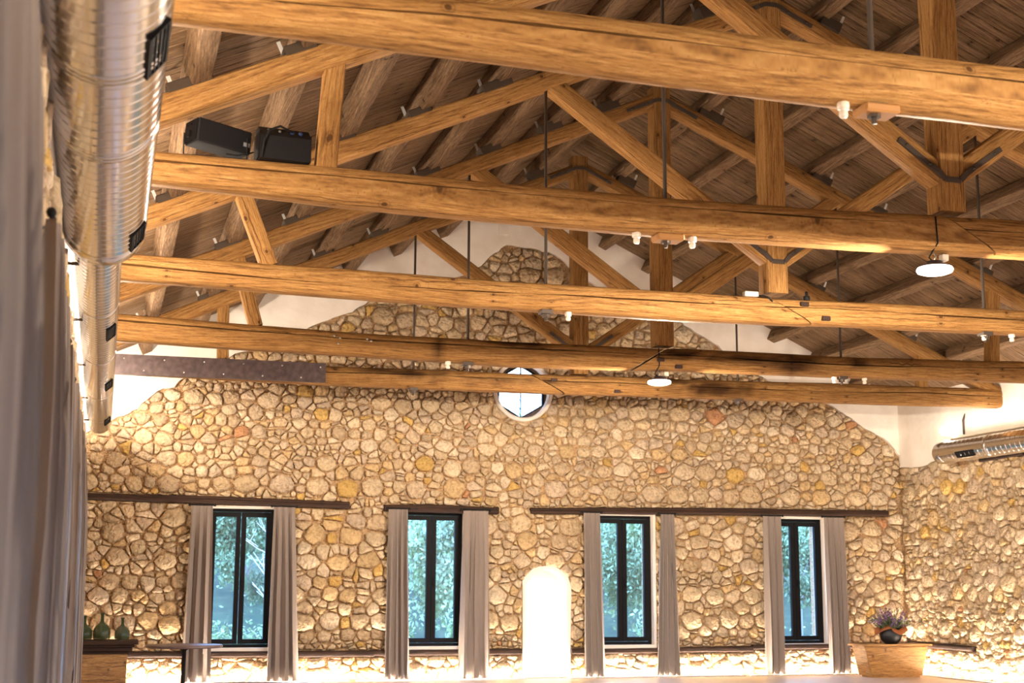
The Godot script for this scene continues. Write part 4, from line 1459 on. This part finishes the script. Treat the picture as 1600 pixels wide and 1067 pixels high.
func uv_box_mesh(lo: Vector3, hi: Vector3, du := 0.0, taper := 0.0) -> ArrayMesh:
	# board with grain along x; taper narrows the lower end at both sides
	var st := begin()
	var p := []
	for i in 8:
		var x := hi.x if i & 1 else lo.x
		if not (i & 2): x += -taper if i & 1 else taper
		p.append(Vector3(x, hi.y if i & 2 else lo.y, hi.z if i & 4 else lo.z))
	for f in [[4, 5, 7, 6, 2], [1, 0, 2, 3, 2], [5, 1, 3, 7, 0], [0, 4, 6, 2, 0], [6, 7, 3, 2, 1], [0, 1, 5, 4, 1]]:
		for k in [0, 2, 1, 0, 3, 2]:
			var q: Vector3 = p[f[k]]
			st.set_color(Color.WHITE)
			st.set_uv(Vector2((q.x if f[4] != 0 else q.z) / 2.0 + du, (q.y if f[4] != 1 else q.z) * 0.8 + du))
			st.add_vertex(q)
	return done(st)

func build_console() -> void:
	var t := thing("console_table", "honey wood console with tapered front in the corner", "console", Vector3(13.22, 0, -22.45))
	part("body", uv_box_mesh(Vector3(-0.61, 0.03, -0.22), Vector3(0.61, 0.53, 0.20), 0.5, 0.12), M.console_wood, t)
	part("front_panel", uv_box_mesh(Vector3(-0.60, 0.04, 0.20), Vector3(0.60, 0.51, 0.222), 0.2, 0.118), M.console_wood, t)
	part("table_top", uv_box_mesh(Vector3(-0.68, 0.53, -0.24), Vector3(0.68, 0.56, 0.25), 0.35), M.console_wood, t)
	part("plinth", uv_box_mesh(Vector3(-0.45, 0.0, -0.2), Vector3(0.45, 0.035, 0.19), 0.1), M.console_wood, t)
	# planter
	var at := Vector3(13.23, 0.56, -22.42)
	var pl := thing("flower_pot", "round dark pot of purple heather on the wooden console", "potted plant", at)
	var st := begin(true)
	lathe(st, [[0.0, 0.0], [0.10, 0.0], [0.165, 0.06], [0.195, 0.14], [0.18, 0.22], [0.15, 0.26], [0.14, 0.26], [0.16, 0.2], [0.0, 0.2]], 28)
	part("pot", done(st), M.pot, pl)
	st = begin(true)
	var prev := []
	for i in 25:
		var a := TAU * i / 24.0
		var r := 0.175 + 0.05 * sin(a * 2.0 + 0.6) + 0.025 * sin(a * 5.0)
		var y := 0.255 + 0.05 * sin(a * 3.0 + 1.0)
		var cur := [Vector3(cos(a) * 0.14, 0.24, sin(a) * 0.14), Vector3(cos(a) * r, y + 0.03, sin(a) * r), Vector3(cos(a) * (r + 0.05), y - 0.05, sin(a) * (r + 0.05))]
		if i > 0:
			for k in 2: quad(st, prev[k], prev[k + 1], cur[k + 1], cur[k])
		prev = cur
	part("bark_wrap", done(st), M.ribbon, pl)
	st = begin()
	var fl := begin()
	for i in 120:
		var a := rng.randf() * TAU
		var lean := pow(rng.randf(), 0.7) * 1.15
		var dir := Vector3(cos(a) * sin(lean) * 1.15, cos(lean), sin(a) * sin(lean)).normalized()
		var l := rng.randf_range(0.22, 0.42)
		var p0 := Vector3(cos(a), 0, sin(a)) * rng.randf() * 0.10 + Vector3(0, 0.22, 0)
		var g := rng.randf_range(0.7, 1.3)
		for k in 16:
			var q := p0 + dir * l * (0.25 + 0.75 * k / 15.0)
			var b := Vector3(rng.randf_range(-1, 1), rng.randf_range(-0.3, 1), rng.randf_range(-1, 1)).normalized()
			var w := b.cross(dir).normalized() * 0.011
			if k > 8 and i % 3 != 0:
				fl.set_color(Color(0.20, 0.10, 0.26) * g if i % 5 else Color(0.42, 0.40, 0.38))
				quad(fl, q - w, q + w, q + w + b * 0.028, q - w + b * 0.028)
			else:
				st.set_color(Color(0.10, 0.13, 0.06) * g)
				quad(st, q - w, q + w, q + w * 0.2 + b * 0.05, q - w * 0.2 + b * 0.05)
	part("leaves", done(st), M.leaf, pl).set_meta("kind", "stuff")
	part("blossoms", done(fl), M.leaf, pl).set_meta("kind", "stuff")

func build_cabinet() -> void:
	var t := thing("cabinet", "wooden cabinet with dark moulded top beside the left curtain", "cabinet", Vector3(0.06, 0, -22.6))
	part("body", uv_box_mesh(Vector3(-0.34, 0.04, -0.25), Vector3(0.37, 0.50, 0.22), 0.6), M.console_wood, t)
	part("plinth", uv_box_mesh(Vector3(-0.33, 0.0, -0.23), Vector3(0.35, 0.04, 0.2), 0.1), M.dark_wood, t)
	var st := begin()
	for q in [[0.40, 0.50, 0.54], [0.44, 0.54, 0.60], [0.47, 0.60, 0.64]]:
		st.set_color(Color(1.2, 1.1, 1.0))
		bevel_box(st, Vector3(-0.35, q[1], -0.27), Vector3(q[0], q[2], 0.22 + (q[0] - 0.37)), 0.008)
	part("cornice", done(st), M.dark_wood, t)
	part("worktop", uv_box_mesh(Vector3(-0.36, 0.64, -0.28), Vector3(0.52, 0.70, 0.36), 0.9), M.dark_wood, t)
	var sizes := [[-0.20, 0.115, 0.36, "green glass demijohn half hidden by the left curtain"], [0.05, 0.13, 0.40, "taller green glass demijohn between the two others"], [0.345, 0.115, 0.33, "smallest green glass demijohn at the cabinet's end"]]
	for q in sizes:
		var b := thing("glass_bottle", q[3], "bottle", Vector3(q[0], 0.70, -22.5), "green demijohns on the cabinet")
		var r: float = q[1]
		var h: float = q[2]
		st = begin(true)
		lathe(st, [[0.0, 0.002], [r * 0.8, 0.0], [r * 0.97, h * 0.08], [r, h * 0.25], [r * 0.96, h * 0.40], [r * 0.7, h * 0.54], [r * 0.3, h * 0.64], [r * 0.2, h * 0.70], [r * 0.19, h * 0.97], [r * 0.17, h * 0.97], [r * 0.17, h * 0.7], [r * 0.28, h * 0.62], [r * 0.68, h * 0.52], [r * 0.93, h * 0.38], [r * 0.96, h * 0.25], [r * 0.9, h * 0.08], [0.0, 0.012]], 28)
		part("body", done(st), M.green_glass, b)
		st = begin(true)
		lathe(st, [[r * 0.19, h * 0.93], [r * 0.27, h * 0.935], [r * 0.28, h * 0.96], [r * 0.25, h * 1.0], [r * 0.16, h * 1.0], [r * 0.16, h * 0.93]], 20)
		part("lip", done(st), M.green_glass, b)

func build_tables() -> void:
	for q in [[1.10, -19.6, 0.50, "small round table in front of the bare-tree window"], [1.10, -11.52, 0.44, "round table whose top just shows at the lower edge"]]:
		var t := thing("round_table", q[3], "table", Vector3(q[0], 0, q[1]))
		var st := begin(true)
		var r: float = q[2]
		lathe(st, [[0.0, 0.70], [r - 0.02, 0.70], [r - 0.005, 0.705], [r, 0.715], [r - 0.002, 0.73], [r - 0.012, 0.738], [0.0, 0.74]], 48)
		part("table_top", done(st), M.table_wood, t)
		st = begin(true)
		lathe(st, [[0.028, 0.02], [0.028, 0.66], [0.09, 0.70]], 16)
		part("pedestal", done(st), M.black, t)
		st = begin(true)
		lathe(st, [[0.0, 0.0], [0.24, 0.0], [0.24, 0.012], [0.05, 0.03], [0.0, 0.03]], 28)
		part("base", done(st), M.black, t)

func build_speakers() -> void:
	var y: float = tie_at(2, 0.7, 2) - 0.005
	var z: float = -TZ[2]
	var t := thing("loudspeaker", "black loudspeaker tilted in its bracket, next to the duct", "loudspeaker", Vector3(0.68, y, z - 0.10), "loudspeakers on the second tie beam")
	var tilt := Transform3D(Basis.from_euler(Vector3(0.0, deg_to_rad(24), deg_to_rad(-4))), Vector3(0.0, 0.145, 0))
	var st := begin()
	bevel_box(st, Vector3(-0.225, -0.085, -0.10), Vector3(0.215, 0.095, 0.10), 0.01, tilt)
	part("cabinet", done(st), M.black, t)
	st = begin()
	box(st, Vector3(-0.235, -0.075, -0.09), Vector3(-0.223, 0.085, 0.09), tilt)
	for k in [-1, 1]: tube(st, PackedVector3Array([tilt * Vector3(-0.245, 0.045, 0.03 * k), tilt * Vector3(-0.252, 0.045, 0.03 * k)]), 0.006, 6)
	tube(st, PackedVector3Array([tilt * Vector3(-0.245, -0.02, 0), tilt * Vector3(-0.258, -0.02, 0)]), 0.03, 10)
	part("end_plate", done(st), M.grille, t)
	st = begin()
	box(st, Vector3(0.15, -0.03, 0.10), Vector3(0.20, 0.0, 0.1015), tilt)
	part("label_plate", done(st), M.label_print, t)
	st = begin()
	for k in [-0.26, 0.20]: box(st, Vector3(k, 0.0, -0.02), Vector3(k + 0.008, 0.17, 0.03))
	box(st, Vector3(-0.26, 0.0, -0.02), Vector3(0.208, 0.008, 0.03))
	part("bracket", done(st), M.black, t)
	st = begin(true)
	tube(st, PackedVector3Array([Vector3(0.05, 0.02, 0.07), Vector3(0.12, 0.012, 0.08), Vector3(0.2, 0.03, 0.07), Vector3(0.25, 0.06, 0.04)]), 0.006, 6)
	part("cable", done(st), M.black, t)
	# the second one shows its connector side
	var t2 := thing("loudspeaker", "black loudspeaker showing its blue plugs, next to the post", "loudspeaker", Vector3(1.15, y, z - 0.10), "loudspeakers on the second tie beam")
	var tr := Transform3D(Basis.from_euler(Vector3(0.0, deg_to_rad(6), 0.0)), Vector3(0, 0.0, 0))
	st = begin()
	var prof := PackedVector2Array([Vector2(-0.10, 0.0), Vector2(0.12, 0.0), Vector2(0.12, 0.175), Vector2(0.09, 0.20), Vector2(0.02, 0.265), Vector2(-0.10, 0.265)])
	prism(st, prof, tr.origin, tr.basis * Vector3(0, 0, 1), Vector3.UP, tr.basis * Vector3(-1, 0, 0), -0.19, 0.19)
	part("cabinet", done(st), M.black, t2)
	st = begin()
	for k in [-0.196, 0.188]: box(st, Vector3(k, 0.01, -0.10), Vector3(k + 0.008, 0.21, 0.10), tr)
	part("side_plate", done(st), M.grille, t2)
	for k in [0.05, 0.115]:
		st = begin(true)
		tube(st, PackedVector3Array([tr * Vector3(k, 0.235, 0.05), tr * Vector3(k, 0.215, 0.105)]), 0.014, 10)
		part("plug", done(st), M.blue_plastic, t2)
	st = begin(true)
	tube(st, PackedVector3Array([tr * Vector3(-0.04, 0.235, 0.05), tr * Vector3(-0.04, 0.225, 0.08)]), 0.009, 8)
	tube(st, PackedVector3Array([tr * Vector3(-0.13, 0.24, 0.045), tr * Vector3(-0.10, 0.24, 0.055)]), 0.008, 8)
	part("jack", done(st), M.bright_steel, t2)
	st = begin(true)
	tube(st, PackedVector3Array([tr * Vector3(0.05, 0.22, 0.1), tr * Vector3(-0.05, 0.25, 0.13), tr * Vector3(-0.13, 0.21, 0.14), tr * Vector3(-0.17, 0.12, 0.14), tr * Vector3(-0.18, 0.0, 0.12)]), 0.009, 8)
	part("cable", done(st), M.black, t2)

# ------------------------------------------------------------------ outside
func foliage(sd: int, n: int, crown: Vector3, y: float, tint: Color) -> ArrayMesh:
	var r := RandomNumberGenerator.new()
	r.seed = sd
	var st := begin()
	var lumps := []
	for i in 22:
		var d := Vector3(r.randfn(), r.randfn(), r.randfn()).normalized() * pow(r.randf(), 0.4)
		lumps.append([Vector3(d.x * crown.x, y + d.y * crown.y, d.z * crown.z), r.randf_range(0.35, 0.75), r.randf_range(0.6, 1.35)])
	for i in n:
		var l: Array = lumps[r.randi() % lumps.size()]
		var p: Vector3 = l[0] + Vector3(r.randfn(), r.randfn(), r.randfn()) * l[1] * 0.5
		var a := Vector3(r.randfn(), r.randfn() * 0.6, r.randfn()).normalized()
		var b := a.cross(Vector3(r.randfn(), r.randfn(), r.randfn())).normalized()
		var s := r.randf_range(0.05, 0.11)
		var k: float = l[2] * r.randf_range(0.7, 1.3)
		st.set_color(Color(tint.r * k, tint.g * k, tint.b * k))
		quad(st, p - a * s, p - b * s * 0.5, p + a * s, p + b * s * 0.5)
	return done(st)

func build_outside() -> void:
	var g := structure("ground", "grassy ground and bank outside the windows")
	var st := begin()
	prism(st, PackedVector2Array([Vector2(ZB - 0.57, -0.35), Vector2(ZB - 0.57, -0.2), Vector2(-33, 0.2), Vector2(-37, 1.6), Vector2(-46, 5.2), Vector2(-46, -0.35)]), Vector3(0, 0, 0), Vector3.BACK, Vector3.UP, Vector3.LEFT, -40, 14)
	part("bank", done(st), M.grass, g)
	st = begin()
	box(st, Vector3(XL - 0.55, -0.4, ZF + 0.6), Vector3(XR + 0.55, -0.2, 40))
	box(st, Vector3(XR + 0.55, -0.4, ZB - 0.5), Vector3(60, -0.2, 40))
	box(st, Vector3(-40, -0.4, ZB - 0.5), Vector3(XL - 0.55, -0.2, 40))
	part("lawn", done(st), M.grass, g)
	var kinds := [foliage(1, 13000, Vector3(1.5, 1.5, 1.4), 2.6, Color(0.30, 0.38, 0.19)), foliage(2, 13000, Vector3(1.7, 1.3, 1.5), 2.3, Color(0.42, 0.50, 0.28)), foliage(3, 13000, Vector3(1.4, 1.7, 1.4), 2.6, Color(0.20, 0.27, 0.14))]
	var trunks := []
	for k in 3:
		st = begin(true)
		tube(st, PackedVector3Array([Vector3(0, -0.2, 0), Vector3(0.05, 1.0, 0.02), Vector3(-0.06, 2.0, 0.05), Vector3(0.02, 3.2, 0)]), [0.13, 0.10, 0.07, 0.03], 8)
		for b in 5:
			var a := b * 2.4 + k
			tube(st, PackedVector3Array([Vector3(0, 1.2 + b * 0.3, 0), Vector3(cos(a) * 0.5, 1.8 + b * 0.3, sin(a) * 0.5), Vector3(cos(a) * 1.0, 2.2 + b * 0.25, sin(a) * 1.0)]), [0.05, 0.03, 0.015], 6)
		trunks.append(done(st))
	var spots := []
	var rear := [3.4, 5.9, 8.3, 10.9, 13.4, 16.0, 18.5, 21.2]
	var near := [2.75, 5.0, 7.0, 9.2, 11.5, 13.7, 15.9, 18.2]
	for i in 8: spots.append([rear[i], -36.0 - (i % 2) * 2.6, i % 3, 0.86 + 0.03 * ((i * 7) % 4)])
	for i in 8: spots.append([near[i], -31.0 - (i % 2) * 1.2, (i + 2) % 3, 0.56 + 0.02 * (i % 3)])
	var looks := ["mid green", "pale green", "dark green"]
	var nth := ["first", "second", "third", "fourth", "fifth", "sixth", "seventh", "eighth"]
	for i in spots.size():
		var q: Array = spots[i]
		var row := "rear row" if i < 8 else "front row"
		var t := thing("leafy_tree", "%s leafy tree outside the windows, %s from the left in the %s" % [looks[q[2]], nth[i % 8], row], "tree", Vector3(q[0], ground_y(q[1]), q[1]), "leafy trees outside, " + row)
		t.rotation.y = i * 1.7
		t.scale = Vector3(q[3], float(q[3]) * (1.0 if i < 8 else 1.55), q[3])
		part("trunk", trunks[q[2]], M.bark, t)
		part("foliage", kinds[q[2]], M.leaf, t).set_meta("kind", "stuff")
	var low := foliage(8, 3600, Vector3(1.0, 0.5, 0.6), 0.55, Color(0.34, 0.43, 0.22))
	for i in 8:
		var z := -26.5 if i == 0 else -27.6 - (i % 2) * 0.9
		var t := thing("garden_shrub", "low green shrub outside the windows, %s from the left" % nth[i], "shrub", Vector3([2.4, 5.4, 7.2, 9.2, 11.2, 13.2, 15.2, 17.2][i], ground_y(z), z), "low shrubs outside the windows")
		t.rotation.y = [0.0, PI, 0.1, 3.3, -0.1, 0.05, PI, 0.0][i]
		t.scale = Vector3(0.60, 0.65 + 0.12 * (i % 3), 0.62)
		part("foliage", low, M.leaf, t).set_meta("kind", "stuff")
		var st3 := begin(true)
		for b in 4: tube(st3, PackedVector3Array([Vector3(0, -0.2, 0), Vector3(cos(b * 1.6) * 0.25, 0.35, sin(b * 1.6) * 0.2), Vector3(cos(b * 1.6) * 0.5, 0.7, sin(b * 1.6) * 0.3)]), [0.03, 0.02, 0.008], 5)
		part("stems", done(st3), M.bark, t)
	# pale bare tree behind the first window
	var bt := thing("bare_tree", "pale bare tree with thin branches outside the first window", "tree", Vector3(3.55, -0.05, -29.0))
	var r := RandomNumberGenerator.new()
	r.seed = 5
	st = begin(true)
	tube(st, PackedVector3Array([Vector3(0, -0.1, 0), Vector3(-0.05, 0.8, 0), Vector3(-0.12, 1.8, 0), Vector3(-0.3, 3.2, 0), Vector3(-0.42, 4.4, 0)]), [0.05, 0.042, 0.034, 0.022, 0.008], 8)
	part("trunk", done(st), M.white_plaster, bt)
	st = begin(true)
	for i in 16:
		var y := 0.7 + i * 0.2
		var s := -1.0 if i % 3 else 1.0
		var p := Vector3(-0.05 - y * 0.06, y, 0)
		var l := r.randf_range(0.5, 1.1)
		var d := Vector3(s * r.randf_range(0.5, 0.9), r.randf_range(0.3, 0.9), r.randf_range(-0.5, 0.5)).normalized()
		var q := p + d * l * 0.5 + Vector3(0, r.randf_range(-0.05, 0.1), 0)
		var e := p + d * l + Vector3(0, r.randf_range(0.0, 0.3), 0)
		tube(st, PackedVector3Array([p, q, e]), [0.016, 0.011, 0.004], 5)
		for k in 3:
			var o := p.lerp(e, 0.3 + 0.2 * k)
			tube(st, PackedVector3Array([o, o + Vector3(r.randf_range(-0.35, 0.35), r.randf_range(0.1, 0.4), r.randf_range(-0.2, 0.2))]), [0.007, 0.003], 4)
	part("branches", done(st), M.white_plaster, bt)

func ground_y(z: float) -> float:
	if z > -33: return lerpf(-0.2, 0.2, clampf((ZB - 0.57 - z) / 9.15, 0, 1))
	if z > -37: return lerpf(0.2, 1.6, (-33 - z) / 4.0)
	return lerpf(1.6, 5.2, (-37 - z) / 9.0)

# ------------------------------------------------------------------ main
func _ready() -> void:
	rng.seed = 4
	noise.seed = 9
	noise.frequency = 0.02
	# camera
	var yaw := 0.2770
	var pitch := 0.1711
	var roll := 0.0040
	var fwd := Vector3(sin(yaw) * cos(pitch), sin(pitch), -cos(yaw) * cos(pitch))
	var right := Vector3(cos(yaw), 0, sin(yaw))
	var up := right.cross(fwd)
	var cam := Camera3D.new()
	cam.name = "camera"
	cam.transform = Transform3D(Basis(right * cos(roll) + up * sin(roll), up * cos(roll) - right * sin(roll), -fwd), Vector3(0, 1.5, 0))
	cam.near = 0.05
	cam.far = 300.0
	var at := CameraAttributesPhysical.new()
	at.frustum_focal_length = 50.0
	at.frustum_focus_distance = 15.0
	at.exposure_aperture = 2.8
	cam.attributes = at
	add_child(cam)
	cam.keep_aspect = Camera3D.KEEP_HEIGHT
	cam.fov = rad_to_deg(2.0 * atan(533.5 / 2222.0))
	cam.current = true
	# sky and exposure
	var env := Environment.new()
	env.background_mode = Environment.BG_SKY
	var sky := Sky.new()
	var sm := ProceduralSkyMaterial.new()
	sm.sky_top_color = Color(0.50, 0.70, 1.0)
	sm.sky_horizon_color = Color(0.68, 0.84, 1.0)
	sm.sky_curve = 0.2
	sm.ground_bottom_color = Color(0.4, 0.45, 0.45)
	sm.ground_horizon_color = Color(0.7, 0.78, 0.8)
	sm.sky_energy_multiplier = 2.9
	sky.sky_material = sm
	env.sky = sky
	env.tonemap_mode = Environment.TONE_MAPPER_LINEAR
	env.tonemap_exposure = 1.6
	env.sdfgi_enabled = true
	env.ssao_enabled = true
	env.ssil_enabled = true
	var we := WorldEnvironment.new()
	we.name = "world_environment"
	we.environment = env
	add_child(we)
	make_materials()
	build_shell()
	build_trims()
	build_windows()
	build_roof()
	for n in TZ.size(): build_truss(n)
	build_lamps()
	build_ducts()
	build_curtains()
	build_console()
	build_cabinet()
	build_tables()
	build_speakers()
	build_knobs()
	build_fittings()
	build_outside()
